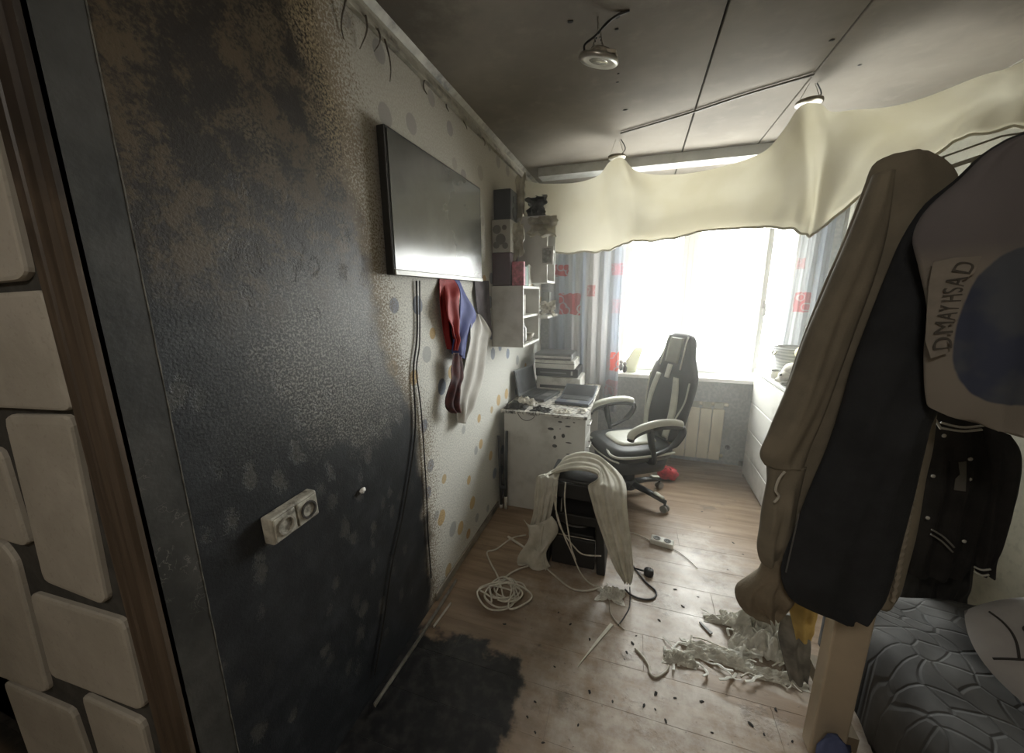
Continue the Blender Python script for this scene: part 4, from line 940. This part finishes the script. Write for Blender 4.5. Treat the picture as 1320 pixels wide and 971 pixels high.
# cloth draped over the stool
clm = translucent('drape_cloth', (.72, .70, .62), .8, .2, (.60, .58, .50), 18)
dr = thing('white_cloth', (-.27, 2.08, sz), 'crumpled white cloth draped over the black step stool', 'cloth')
arc = [(703, 738), (697, 712), (693, 690), (699, 662), (703, 635), (709, 618), (724, 608), (746, 604), (768, 609), (780, 622), (784, 645), (789, 672), (797, 705), (804, 735), (809, 752)]
wd = [.03, .05, .10, .10, .12, .16, .22, .25, .24, .22, .19, .17, .14, .10, .04]
def drape(u, v):
    q = cr(arc, v); w_ = cr([(t,) for t in wd], v)[0]
    top_ = sm(.25, .42, v)*sm(.72, .58, v)
    p = PY(q[0], q[1], lerp(1.905, 2.02, top_))
    dp = Vector((0, 1, 0)).lerp(Vector((.97, -.06, 0)), (1-top_)); dp.normalize()   # tails face the room, the crown spans the depth
    p.y = lerp(1.905, 2.10, top_)
    fold = .009*math.sin(u*19+v*5)+.005*math.sin(u*43+1)
    p += dp*(u-.5)*w_
    nrm = Vector((0, -1, 0)).lerp(Vector((0, 0, 1)), top_); p += nrm*fold + Vector((0, 0, .012*top_))
    p.z = max(p.z, .006 + .01*abs(math.sin(u*9)))
    if -.49 < p.x < -.06 and 1.935 < p.y < 2.29 and p.z < sz+.010:      # rest on the stool, never inside it
        if p.z > sz-.09: p.z = sz+.010+.004*math.sin(u*19)
        else: p.y = 1.928
    return p
MB().grid(drape, 42, 70).build('drape', clm, dr, True, solid=.003)
MB().grid(lambda u, v: Vector((lerp(sx0+.06, sx1-.02, u), sy1+.030+.007*math.sin(u*23+v*3), lerp(.568, .30, v)+.02*v*math.sin(u*9))), 30, 14).build('rear_fold', clm, dr, True, solid=.003)
# torn flap on the left
def flap(u, v):
    p = PY(lerp(676, 712, u)+8*math.sin(v*6), lerp(668, 735, v)+7*math.sin(u*4), 1.905); p.y -= .014+.014*math.sin(u*9+v*3); p.z = max(p.z, .006); return p
MB().grid(flap, 18, 22).build('torn_flap', clm, dr, True, solid=.003)
# white cords hanging over the stool front
for k, (pts, lab) in enumerate((
    ([(718, 622), (717, 660), (725, 685), (740, 705), (752, 715), (775, 717)], 'thin white cord hanging across the stool front and turning to its side'),
    ([(714, 625), (716, 655), (727, 690), (738, 715), (748, 738), (760, 752), (775, 757)], 'white cord hanging down the stool front to the floor'),
    ([(729, 622), (728, 650), (735, 700), (742, 722)], 'short white cord dangling before the stool openings'))):
    P = []
    for px, py in pts:
        p = PY(px, py, 1.872-.011*k); 
        if p.z < .01: p = PF(px, py, .008)
        P.append(p)
    cable('electric_lead', P, .004, cordw, lab, 'cord', 40)
def fcable(name, px, r, m, lab, cat='cord', group=None, n=70, lift=None):
    P = []
    for i, (a, b) in enumerate(px):
        p = PF(a, b, r+.0015 + (lift[i] if lift else 0)); P.append(p)
    return cable(name, P, r, m, lab, cat, n, group)
fcable('electric_lead', [(678, 690), (660, 694), (640, 708), (628, 712), (632, 725), (640, 740), (645, 752)], .005, cordw, 'white cord lying between the wall and the tangled cord')
fcable('electric_lead', [(648, 748), (660, 738), (680, 730), (697, 728), (715, 742), (735, 758), (755, 762), (775, 757)], .005, cordw, 'long white cord curving over the floor before the stool')
fcable('film_strip', [(655, 692), (664, 698), (676, 706), (686, 711)], .008, paper, 'pale torn strip on the floor beside the draped stool', 'film scrap')
# tangle: each loop is one cord
rr = random.Random(11)
cx_, cy_ = 648, 764
P = []; H = []
for k in range(8):
    ex, ey, ox, oy = rr.uniform(15, 33), rr.uniform(9, 19), rr.uniform(-11, 11), rr.uniform(-7, 5); sg = 1 if k % 3 else -1
    for i in range(8):
        a = k*1.3 + sg*i*.78; P.append((cx_+ox+ex*math.cos(a)*rr.uniform(.75, 1.15), cy_+oy+ey*math.sin(a)*rr.uniform(.75, 1.15))); H.append(.004*k+.022*rr.random())
fcable('tangled_cord', P, .0045, cordw, 'tangled white cord coiled in a heap on the floor by the left wall', 'cord', None, 420, H)
# power strip
ps = PF(853, 702); po_ = thing('power_strip', (ps.x, ps.y, 0), 'white two-way power strip on the floor beside the stool', 'power strip')
pm = at(ps.x, ps.y, 0, rz=math.radians(-12))
B(-.068, .068, -.032, .032, .001, .036, m=pm).build('case', whitep, po_, bevel=.007)
for s_ in (-1, 1):
    cu = MB().lathe([(.021, .0), (.022, .0025), (.017, .0025), (.015, .0005)], 18, c=pm @ Vector((s_*.032, 0, .036))).build('outlet', greyp, po_, True)
    for q in (-1, 1): MB().lathe([(.003, .0), (.003, .003)], 8, c=pm @ Vector((s_*.032+q*.007, 0, .0365))).build('pin_hole', cordb, cu)
MB().tube(spline([PF(a, b, .006) for a, b in [(840, 698), (828, 692), (815, 687), (800, 686), (793, 687)]], 40), .004, 7).build('cord', cordw, po_, True)
MB().tube(spline([PF(a, b, .006) for a, b in [(866, 707), (878, 714), (890, 724), (899, 733)]], 40), .0025, 7).build('cord', cordw, po_, True)
# black cable loop with round plug
fcable('black_cable', [(811, 722), (820, 735), (832, 750), (845, 762), (844, 770), (835, 773), (822, 771), (812, 766), (806, 760)], .005, dgrey, 'dark cable looping over the floor beside the cloth end', 'cable')
pq = PF(836, 741); plg_ = thing('plug', (pq.x, pq.y, 0), 'round black plug on the floor beside the cloth end', 'plug')
MB().lathe([(.026, .0), (.028, .01), (.026, .03), (.014, .036)], 18, c=(pq.x, pq.y, .001)).build('plug_body', black, plg_, True)
for s_ in (-1, 1): MB().tube([pq+Vector((s_*.008, 0, .036)), pq+Vector((s_*.008, -.004, .054))], .0024, 6).build('pin', steel, plg_, True)
MB().tube([pq+Vector((-.02, 0, .018)), pq+Vector((-.075, .02, .008))], .005, 6).build('cable_stub', cordb, plg_, True)
# shards and crumpled melted film
crm = translucent('melted_film', (.88, .87, .81), .4, .3, (.70, .69, .63), 30)
heap('melted_film', *PF(985, 826).to_tuple(), .32, .24, .15, 21, crm, 'large crumpled heap of melted white film on the floor beside the bed post', 'film scrap', None, 48, 1.7)
heap('melted_film', *PF(925, 846).to_tuple(), .28, .09, .045, 22, crm, 'long low ridge of melted white film on the floor', 'film scrap', None, 26, 1.7)
heap('melted_film', *PF(876, 850).to_tuple(), .13, .07, .04, 23, crm, 'small curled clump of melted film at the ridge end', 'film scrap', None, 20, 1.7)
heap('melted_film', *PF(1000, 874).to_tuple(), .22, .06, .035, 24, crm, 'frayed strip of melted film at the foot of the bed post', 'film scrap', None, 22, 1.7)
heap('melted_film', *PF(936, 803).to_tuple(), .20, .05, .03, 25, crm, 'thin curled strip of melted film beyond the large heap', 'film scrap', None, 20, 1.7)
heap('melted_film', *PF(788, 768).to_tuple(), .14, .10, .05, 26, crm, 'white scraps of film at the foot of the draped cloth', 'film scrap', None, 20, 1.7)
fcable('film_thread', [(819, 836), (828, 846), (836, 858), (838, 868), (846, 873), (858, 866), (862, 858)], .005, cordw, 'short white curled thread on the floor before the film ridge', 'film scrap')
for k, pts in enumerate(([(1010, 862), (1004, 872), (990, 876), (982, 870)], [(1022, 850), (1016, 868), (1024, 884), (1034, 893)], [(986, 866), (976, 872), (965, 868), (955, 873)], [(940, 838), (925, 832), (905, 824), (893, 822)], [(1005, 880), (1016, 888), (1020, 880), (1008, 874)])):
    fcable('film_thread', pts, .0035, cordw, 'white frayed thread on the floor around the melted film heap', 'film scrap', 'frayed threads by the film heap', 30, [.004*i for i in range(4)])
rr = random.Random(31)
for k in range(26):
    px, py = (rr.uniform(930, 1030), rr.uniform(795, 875)) if k < 18 else (rr.uniform(855, 930), rr.uniform(835, 862))
    p = PF(px, py, .006); hgt = .07*math.exp(-((px-985)/38)**2-((py-828)/26)**2)
    a = rr.uniform(0, 6); P = [p+Vector((0, 0, hgt))]
    for i in range(4):
        a += rr.uniform(-1.1, 1.1); P.append(P[-1]+Vector((math.cos(a)*.028, math.sin(a)*.028, rr.uniform(-.012, .014)))); P[-1].z = max(.006, P[-1].z)
    tag(MB().tube(spline(P, 14), rr.uniform(.003, .007), 5, flat=.3).build('film_shred', crm), 'curled white shred of melted film on or around the large film heap' if k < 18 else 'curled white shred of melted film on the long low film ridge', 'film scrap', 'shreds on the film heap' if k < 18 else 'shreds on the film ridge')
pa, pb = PF(744, 861, .003), PF(789, 806, .004)
d_ = (pb-pa); nr = Vector((-d_.y, d_.x, 0)).normalized()
tag(MB().poly([pa, lerp(pa, pb, .6)+nr*.009, pb+nr*.010, pb-nr*.006], (0, 0, .006)).build('plastic_sliver', mat('pale_sliver', (.62, .60, .52), .4)), 'long pointed white plastic sliver lying on the floor', 'sliver')
pa, pb = PF(901, 803, .003), PF(916, 818, .004); d_ = pb-pa; nr = Vector((-d_.y, d_.x, 0)).normalized()*.012
tag(MB().poly([pa, pa+nr*.6, pb+nr, pb-nr*.4], (0, 0, .006)).build('plastic_sliver', greyp), 'short grey plastic sliver pointing at the large film heap', 'sliver')
fcable('film_thread', [(783, 752), (786, 775), (787, 790), (795, 802), (805, 812)], .003, cordw, 'thin white thread running from the cloth end to the white sliver', 'film scrap')
fcable('black_thread', [(812, 757), (812, 780), (805, 795), (797, 806)], .003, dgrey, 'thin dark wire beside the white thread before the stool', 'wire')
# soot flakes, each its own piece
flk = []
for k in range(3):
    m_ = MB().blob((0, 0, .0016), (.013, .006, .0015), 7, 5, amp=1.1, sc=2+k); o = m_.build('soot_flake', soot); flk.append(o.data); bpy.data.objects.remove(o)
rr = random.Random(4)
spots = [(745, 935), (690, 945), (700, 958), (968, 934), (985, 947), (918, 945), (1021, 956), (845, 895), (858, 930), (790, 905), (760, 893), (830, 910), (845, 915), (905, 905), (975, 762), (938, 735), (880, 782), (900, 770), (850, 800), (945, 700), (958, 715), (905, 660), (915, 680), (880, 690), (870, 760), (760, 825), (715, 860), (690, 905), (680, 925), (820, 820), (815, 830), (808, 842), (805, 850), (870, 900), (1000, 915), (720, 790), (735, 805), (650, 805)]
for k, (px, py) in enumerate(spots):
    p = PF(px, py); o = bpy.data.objects.new('soot_flake', flk[k % 3]); C.objects.link(o)
    o.location = (p.x, p.y, .0005); o.rotation_euler.z = rr.uniform(0, 6); s_ = rr.uniform(.4, .95); o.scale = (s_, s_, s_)
    tag(o, 'small black soot flake lying on the laminate floor', 'soot flake', 'soot flakes on the floor')

# ================================================================== BED AND CLOTHES ON THE RIGHT
bed = thing('bunk_bed', (1.1, .7, 0), 'pale wooden bunk bed with a thick corner post beside the coats', 'bed')
bw = mat('bed_wood', (.50, .42, .31), .5, .08, 6); bd = mat('bed_board', (.20, .16, .11), .6, .15, 8)
B(.665, .765, 1.29, 1.35, .001, 1.78).build('post', bw, bed, bevel=.006)
B(.80, .86, -.75, -.69, .001, 1.78).build('post', bw, bed, bevel=.006); B(1.40, 1.46, 1.60, 1.66, .001, 1.78).build('post', bw, bed, bevel=.006)
B(.80, .825, -.69, 1.62, .24, .36).build('side_rail', bd, bed, bevel=.004); B(.825, 1.40, 1.60, 1.625, .10, .40).build('foot_board', bd, bed, bevel=.004)
B(.825, 1.46, -.69, 1.60, .26, .28).build('slat_base', bd, bed)
B(.80, .825, -.69, 1.62, 1.50, 1.62).build('upper_rail', bd, bed, bevel=.004); B(.825, 1.48, -.69, 1.62, 1.50, 1.53).build('upper_base', bd, bed)
for z_ in (1.70, 1.78): B(.765, 1.40, 1.60, 1.625, z_, z_+.03).build('guard_rail', bd, bed, bevel=.003)
B(.765, .80, 1.30, 1.62, .05, .11).build('post_bracket', bd, bed)
mt = tag(B(.83, 1.46, -.68, 1.59, .285, .44).build('mattress', mat('mattress_grey', (.16, .155, .15), .9), None, bevel=.03, seg=4), 'grey mattress on the lower bunk under the quilt', 'mattress')
# quilt with stitched waves
qm = N('dark_quilt'); qx, qy, qz = qm.xyz()
qd = qm.vor(15, v=qm.vec(qm.M('ADD', qx, qm.M('MULTIPLY', qm.M('SINE', qm.M('MULTIPLY', qy, 22)), .03)), qy, 0), feat='DISTANCE_TO_EDGE').outputs['Distance']
qc = qm.mix(qm.ss(qm.noise(5, 4), .3, .7), (.036, .035, .034), (.085, .083, .08)); qc = qm.mix(qm.M('MULTIPLY', qm.ss(qd, .03, .0), .6), qc, (.022, .022, .022)); qm.bump(qm.ss(qd, 0, .10), .35, .008)
QM = qm.done(qc, .8)
def quilt(u, v):
    x, y = lerp(.71, 1.465, u), lerp(-.6, 1.592, v)
    z = .478 + .022*noise.noise(Vector((x*5, y*4, 1))) + .010*noise.noise(Vector((x*12, y*9, 4)))
    e = sm(.86, .72, x); z -= .27*e*e; x = max(x, .782+.008*math.sin(y*20))
    z += .04*sm(.9, 1.3, x)*sm(.9, 1.5, y)
    z -= .02*sm(1.55, 1.592, y)
    return Vector((x, y, z))
tag(MB().grid(quilt, 50, 110).build('quilt', QM, None, True, solid=.014), 'dark grey quilted blanket spread over the lower bunk', 'quilt')
# pillow with printed animal face
pc = PY(1345, 845, 1.24); pil = thing('pillow', (pc.x, pc.y, .5), 'pale grey pillow with a printed animal face on the quilt', 'pillow')
def pillow(u, v, top=1):
    a, b = u*2-1, v*2-1
    k = (max(0, 1-abs(a)**3)*max(0, 1-abs(b)**3))**.55
    return Vector((a*.225*(1-.20*b*b), b*.155*(1-.20*a*a), top*(.06*k)))
pmx = Matrix.Translation((1.215, 1.29, .595)) @ rotm('Z', math.radians(-8)) @ rotm('X', math.radians(33)) @ rotm('Z', math.radians(20))
pcol = mat('pillow_cloth', (.34, .33, .325), .85, .08, 10)
mbp = MB().grid(lambda u, v: pmx @ pillow(u, v), 26, 22); mbp.grid(lambda u, v: pmx @ pillow(u, v, -1), 26, 22)
mbp.build('cushion', pcol, pil, True)
def on_pillow(pts, name, m, r=.003, closed=False): 
    P = [pmx @ (pillow(u, v)+Vector((0, 0, .002))) for u, v in pts]; return MB().tube(P, r, 6, closed=closed).build(name, m, pil, True)
ink = mat('print_ink', (.035, .032, .03), .8)
on_pillow([(.03+.9*t, .50-.22*t) for t in [i/24 for i in range(25)]], 'printed_line', ink)
on_pillow([(.13+.05*math.sin(t*3), .48+.42*t) for t in [i/12 for i in range(13)]], 'printed_line', ink)
ep = [(.27+.03*math.cos(a), .70+.035*math.sin(a)) for a in [i*PI/6 for i in range(12)]]
MB().poly([pmx @ (pillow(u, v)+Vector((0, 0, .001))) for u, v in ep], pmx.to_3x3() @ Vector((0, 0, .002))).build('printed_eye', ink, pil)
ep = [(.45+.09*math.cos(a), .58+.14*math.sin(a)) for a in [i*PI/8 for i in range(16)]]
MB().poly([pmx @ (pillow(u, v)+Vector((0, 0, .001))) for u, v in ep], pmx.to_3x3() @ Vector((0, 0, .002))).build('printed_ear', mat('print_orange', (.45, .28, .15), .8), pil)
tag(MB().blob((1.37, 1.50, .565), (.07, .05, .05), 16, 10, amp=.25).build('rolled_cloth', pcol, None, True), 'pale bundled cloth behind the printed pillow', 'cloth')

# ---- garments: closed lofts with folds, outlines measured along their own depth
def garment_mb(rows, Y0, thick, nf=4, amp=.014, ph=0, n=44, nr=46):
    rings = []
    for j in range(nr):
        v = j/(nr-1); a = cr(rows, v); l, r_ = PY(a[0], a[1], Y0), PY(a[2], a[3], Y0); ring = []
        th = thick*(.45+.55*math.sin(PI*min(1, .12+v*.95)))
        for i in range(n):
            t = 2*PI*i/n; c_, s_ = math.cos(t), math.sin(t)
            u = .5-.5*c_
            p = l.lerp(r_, u)
            fold = amp*(math.sin(u*nf*2*PI+ph+1.7*math.sin(v*3+ph)) + .5*math.sin(u*nf*4.4*PI+2*ph+v*4)) * sm(.05, .5, v)
            p.y = Y0 - s_*th + fold*abs(s_)**.5 + .012*noise.noise(Vector((u*3, v*4, ph)))
            p.z += .003*math.sin(u*nf*2*PI+ph)*sm(.9, 1, v)
            ring.append(p)
        rings.append(ring)
    return MB().loft(rings)
def garment(rows, Y0, thick, m, name, parent=None, **k): return garment_mb(rows, Y0, thick, **k).build(name, m, parent, True)
olive = mat('olive_wool', (.235, .205, .155), .9, .12, 10, bump=.25, bsc=200)
yolk = mat('ochre_lining', (.42, .30, .10), .9, .15, 10, bump=.2, bsc=150)
navy = mat('navy_wool', (.022, .024, .028), .9, .25, 10, bump=.25, bsc=200)
grey = N('printed_jersey')
ca = thing('olive_coat', PY(1100, 600, 1.25), 'long olive-beige coat hanging from the bunk bed behind the navy coat', 'coat')
garment([(1150, 199, 1195, 197), (1126, 212, 1222, 212), (1112, 245, 1236, 240), (1085, 315, 1234, 300), (1058, 380, 1230, 380), (1028, 458, 1216, 460), (1006, 525, 1208, 530), (990, 568, 1204, 580), (988, 600, 1195, 620), (990, 650, 1184, 680), (996, 700, 1172, 730), (1010, 745, 1163, 765), (1030, 768, 1150, 785)], 1.225, .038, olive, 'body', ca, nf=3, amp=.004)
garment([(1126, 225, 1150, 222), (1096, 300, 1140, 300), (1066, 370, 1120, 370), (1036, 440, 1095, 440), (1014, 505, 1070, 505), (992, 555, 1050, 560), (979, 583, 1040, 590), (985, 600, 1035, 605)], 1.20, .045, olive, 'sleeve', ca, nf=1.5, amp=.005, ph=1)
garment([(990, 598, 1040, 600), (985, 640, 1030, 640), (980, 680, 1022, 680), (976, 705, 1018, 705), (980, 725, 1015, 730)], 1.21, .04, olive, 'cuff', ca, nf=2, amp=.006, ph=2)
garment([(985, 715, 1020, 720), (976, 740, 1024, 735), (950, 758, 1028, 755), (950, 775, 1026, 770), (962, 790, 1015, 785), (985, 797, 1002, 795)], 1.22, .045, mat('beige_fleece', (.23, .19, .135), .95, .15, 14, bump=.4, bsc=120), 'fleece_hem', ca, nf=3, amp=.01, ph=.5)
cable('coat_cord', [PY(1012, 608, 1.155), PY(1004, 618, 1.15), PY(1000, 632, 1.15), PY(1004, 640, 1.15), PY(998, 648, 1.15)], .0035, cordw, 'pale drawstring cord dangling on the olive coat cuff', 'cord', 24)
cbt = thing('navy_coat', PY(1120, 650, 1.13), 'long dark navy coat hanging in front of the olive coat', 'coat')
garment([(1300, 178, 1338, 168), (1268, 198, 1344, 188), (1232, 232, 1342, 225), (1195, 262, 1338, 270), (1166, 305, 1330, 320), (1146, 350, 1318, 370), (1122, 410, 1292, 425), (1100, 470, 1255, 480), (1084, 530, 1205, 530), (1068, 580, 1190, 575), (1042, 640, 1178, 635), (1022, 690, 1166, 690), (1006, 732, 1154, 740), (1016, 768, 1142, 775), (1050, 788, 1130, 788), (1078, 799, 1118, 797)], 1.12, .05, navy, 'body', cbt, nf=2, amp=.005, ph=.8)
zp = [PY(lerp(1030, 1013, t), lerp(662, 738, t), 1.078) for t in [i/14 for i in range(15)]]
MB().tube(spline(zp, 15), .002, 5).build('stitch_line', mat('stitch_grey', (.12, .12, .115), .8), cbt)
zs_ = [PY(lerp(1190, 1150, t)+(2.2 if i % 2 else 0), lerp(560, 775, t), 1.197) for i, t in enumerate([i/44 for i in range(45)])]
MB().tube(zs_, .009, 5, flat=.6).build('zip_edge', mat('zip_beige', (.30, .265, .21), .8), ca)
# printed jersey
gx, gy, gz = grey.xyz(); def_w = (.20, .18, .165)
pA = PY(1200, 300, 1.0)
gcol = grey.mix(grey.ss(gz, 1.62, 1.68), (.24, .215, .185), (.155, .142, .146))
kc, kx, kz = PY(1330, 425, 1.0), PY(1236, 425, 1.0), PY(1330, 318, 1.0)
ax_, az_ = abs(kc.x-kx.x), abs(kz.z-kc.z)
e1 = grey.M('POWER', grey.M('DIVIDE', grey.M('ABSOLUTE', grey.M('SUBTRACT', gx, kc.x)), ax_), 2.6); e2 = grey.M('POWER', grey.M('DIVIDE', grey.M('ABSOLUTE', grey.M('SUBTRACT', grey.M('ADD', gz, grey.M('MULTIPLY', gx, .12)), kc.z+kc.x*.12)), az_), 2.6)
bl = grey.M('ADD', grey.M('ADD', e1, e2), grey.M('MULTIPLY', grey.M('SUBTRACT', grey.noise(9, 3), .5), .35))
tone = grey.mix(grey.ss(grey.noise(7, 3, off=3), .45, .6), (.050, .060, .10), (.085, .095, .115))
gcol = grey.mix(grey.ss(bl, 1.05, .95), gcol, tone)
grey.bump(grey.noise(200, 3), .2, .003); JER = grey.done(gcol, .9)
jr = thing('printed_jersey', PY(1300, 500, 1.0), 'grey jersey with a blue print and lettered pale patch hanging over the coats', 'jersey')
jrows = [(1302, 180, 1345, 168), (1268, 200, 1352, 190), (1236, 232, 1356, 225), (1198, 268, 1360, 275), (1180, 305, 1362, 315), (1186, 345, 1362, 350), (1196, 400, 1362, 400), (1192, 450, 1362, 462), (1192, 490, 1362, 515), (1196, 520, 1362, 562), (1200, 528, 1362, 576)]
garment(jrows, 1.03, .035, JER, 'body', jr, nf=3, amp=.003, ph=2)
# lettered patch follows the jersey front
def front(px, py, dy=.0): 
    return PY(px, py, 1.000-.00022*(px-1203)+dy)
pat = [(1203, 338), (1232, 332), (1266, 330), (1256, 352), (1240, 362), (1238, 380), (1240, 395), (1234, 410), (1222, 420), (1220, 440), (1222, 455), (1200, 462), (1193, 440), (1195, 405), (1197, 370)]
MB().poly([front(*q) for q in pat], (0, .0015, 0)).build('pale_patch', mat('patch_cloth', (.24, .215, .185), .9, .1, 30), jr)
tcu = bpy.data.curves.new('lettering', 'FONT'); tcu.body = 'DMAY HSAD'; tcu.size = .05; tcu.extrude = .0004; tcu.align_x = 'LEFT'; tcu.space_character = 1.05
tob = bpy.data.objects.new('lettering', tcu); C.objects.link(tob)
bpy.context.view_layer.update()
tme = bpy.data.meshes.new_from_object(tob.evaluated_get(bpy.context.evaluated_depsgraph_get())); bpy.data.objects.remove(tob)
tme.materials.append(mat('letter_dark', (.075, .068, .058), .9)); 
xs = [v.co.x for v in tme.vertices]; L0, L1 = min(xs), max(xs)
pathp = [front(1214, 450, -.002), front(1216, 420, -.002), (front(1222, 400, -.002)), front(1226, 385, -.002), front(1230, 365, -.002), front(1246, 338, -.002)]
offj = jr.location
for v in tme.vertices:
    t = (v.co.x-L0)/(L1-L0); a = Vector(cr([q.to_tuple() for q in pathp], t)); b = Vector(cr([q.to_tuple() for q in pathp], min(1, t+.02)))-Vector(cr([q.to_tuple() for q in pathp], max(0, t-.02)))
    b.normalize(); nrm = Vector((-b.z, 0, b.x)); q = a + nrm*(v.co.y-.018)*.85; q.y = a.y - v.co.z - .0006
    v.co = q - offj
tl_ = bpy.data.objects.new('lettering', tme); C.objects.link(tl_); tl_.parent = jr
# black bomber jacket hanging at the bed end
bj = thing('bomber_jacket', PY(1240, 640, 1.52), 'black bomber jacket with white striped collar and cuffs behind the jersey', 'jacket')
blk = mat('black_knit', (.012, .011, .011), .9, .3, 14, bump=.3, bsc=200); wst = mat('stripe_white', (.42, .41, .38), .8)
Yb = 1.50
garment([(1200, 527, 1268, 545), (1192, 560, 1276, 565), (1186, 610, 1276, 620), (1180, 660, 1268, 670), (1172, 700, 1256, 720), (1166, 740, 1240, 745)], Yb, .045, blk, 'body', bj, nf=3, amp=.01)
garment([(1262, 545, 1300, 560), (1266, 580, 1313, 585), (1262, 640, 1310, 640), (1256, 690, 1288, 695), (1256, 722, 1282, 726), (1258, 738, 1278, 742)], Yb-.02, .035, blk, 'sleeve', bj, nf=2, amp=.006, ph=1)
for k, pts in enumerate(([(1203, 536), (1208, 545), (1213, 553)], [(1213, 545), (1240, 551), (1268, 549)], [(1214, 552), (1240, 556), (1266, 554)], [(1256, 731), (1266, 735), (1277, 734)], [(1256, 737), (1266, 742), (1275, 741)], [(1201, 683), (1216, 692), (1230, 706)], [(1200, 689), (1214, 698), (1228, 712)])):
    MB().tube(spline([PY(a, b, Yb-.056) for a, b in pts], 10), .0035 if k < 3 else .003, 6).build('white_stripe', wst if k < 5 else mat('stripe_grey', (.16, .155, .145), .8), bj, True)
for a, b in ((1217, 562), (1203, 614), (1251, 592), (1250, 618), (1196, 668), (1243, 698), (1288, 554)):
    MB().blob(PY(a, b, Yb-.054), (.006, .003, .006), 10, 7).build('snap', wst, bj, True)
MB().poly([PY(a, b, Yb-.054) for a, b in ((1236, 596), (1246, 595), (1246, 634), (1230, 632), (1232, 618), (1238, 612))], (0, .002, 0)).build('grey_emblem', mat('emblem_grey', (.10, .095, .085), .8), bj)
p = PY(1200, 522, Yb); MB().tube(spline([PY(1200, 528, Yb), PY(1206, 520, Yb), PY(1222, 520, Yb)], 8), .008, 8).build('label_loop', wst, bj, True)
# dark trousers hanging below the jacket
tr = thing('dark_trousers', PY(1200, 740, 1.66), 'dark trousers hanging behind the bomber jacket at the end of the bed', 'trousers')
garment([(1180, 660, 1222, 670), (1172, 710, 1216, 720), (1166, 750, 1206, 760), (1160, 772, 1204, 778)], 1.668, .028, mat('trouser_dark', (.022, .021, .020), .9), 'leg', tr, nf=2, amp=.006)
garment([(1218, 665, 1262, 675), (1212, 715, 1258, 720), (1206, 752, 1250, 760), (1204, 776, 1246, 784)], 1.668, .028, mat('trouser_dark', (.022, .021, .020), .9), 'leg', tr, nf=2, amp=.006, ph=1)
# ochre cloth and grey rag beside the post
tag(garment([(1018, 755, 1058, 760), (1018, 785, 1054, 785), (1022, 805, 1050, 808), (1026, 824, 1046, 826)], 1.42, .02, yolk, 'ochre_cloth', None, nf=1.5, amp=.006), 'bright ochre cloth hanging between the fleece hem and bed post', 'cloth')
tag(garment([(1006, 792, 1036, 795), (1004, 820, 1044, 822), (1010, 850, 1044, 852), (1018, 878, 1042, 882)], 1.485, .018, mat('grey_rag', (.17, .165, .15), .9, .3, 16, bump=.4), 'grey_rag', None, nf=1.5, amp=.008), 'grey sooty rag hanging beside the foot of the bed post', 'rag')
tag(MB().blob(PY(1078, 966, 1.22)+Vector((0, 0, -.04)), (.045, .04, .08), 14, 10, amp=.3).build('blue_cloth', mat('blue_cloth', (.09, .11, .22), .9), None, True), 'blue bundled cloth tucked beside the bed post under the quilt', 'cloth')
# wire rack on the wall above the coats
rk = thing('wall_rack', (XR, 2.45, 2.0), 'thin grey wall rack with bars glimpsed above the hanging coats', 'rack')
rkm = mat('rack_grey', (.22, .20, .15), .5)
a, b = PY(1214, 203, 1.95), PY(1290, 176, 1.95)
MB().tube([a, b], .004, 6).build('bar', rkm, rk, True); 
a2, b2 = PY(1214, 219, 1.95), PY(1262, 203, 1.95); MB().tube([a2, b2], .009, 6).build('bar', rkm, rk, True)
MB().tube([PY(1260, 203, 1.95), PY(1254, 235, 1.95)], .016, 8).build('upright', rkm, rk, True); MB().tube([a, PY(1214, 240, 1.95)], .007, 6).build('upright', rkm, rk, True)
MB().tube([b, Vector((XR-.002, 1.97, b.z+.03))], .004, 6).build('wall_arm', rkm, rk, True); MB().tube([b2, Vector((XR-.002, 1.97, b2.z+.06))], .009, 6).build('wall_arm', rkm, rk, True)

# ================================================================== SMOKE HAZE hanging in the room
hz = bpy.data.materials.new('smoke_haze'); hz.use_nodes = True; ht = hz.node_tree
ht.nodes.remove(ht.nodes['Principled BSDF'])
hv = ht.nodes.new('ShaderNodeVolumeScatter'); hv.inputs['Color'].default_value = (1, .98, .92, 1); hv.inputs['Density'].default_value = HAZE; hv.inputs['Anisotropy'].default_value = .35
ht.links.new(hv.outputs[0], ht.nodes['Material Output'].inputs['Volume'])
tag(B(XL+.001, XR-.001, 1.75, YF-.001, .004, HZ-.03).build('smoke_haze', hz), 'thin pale smoke haze filling the burnt room', 'smoke', kind='stuff')
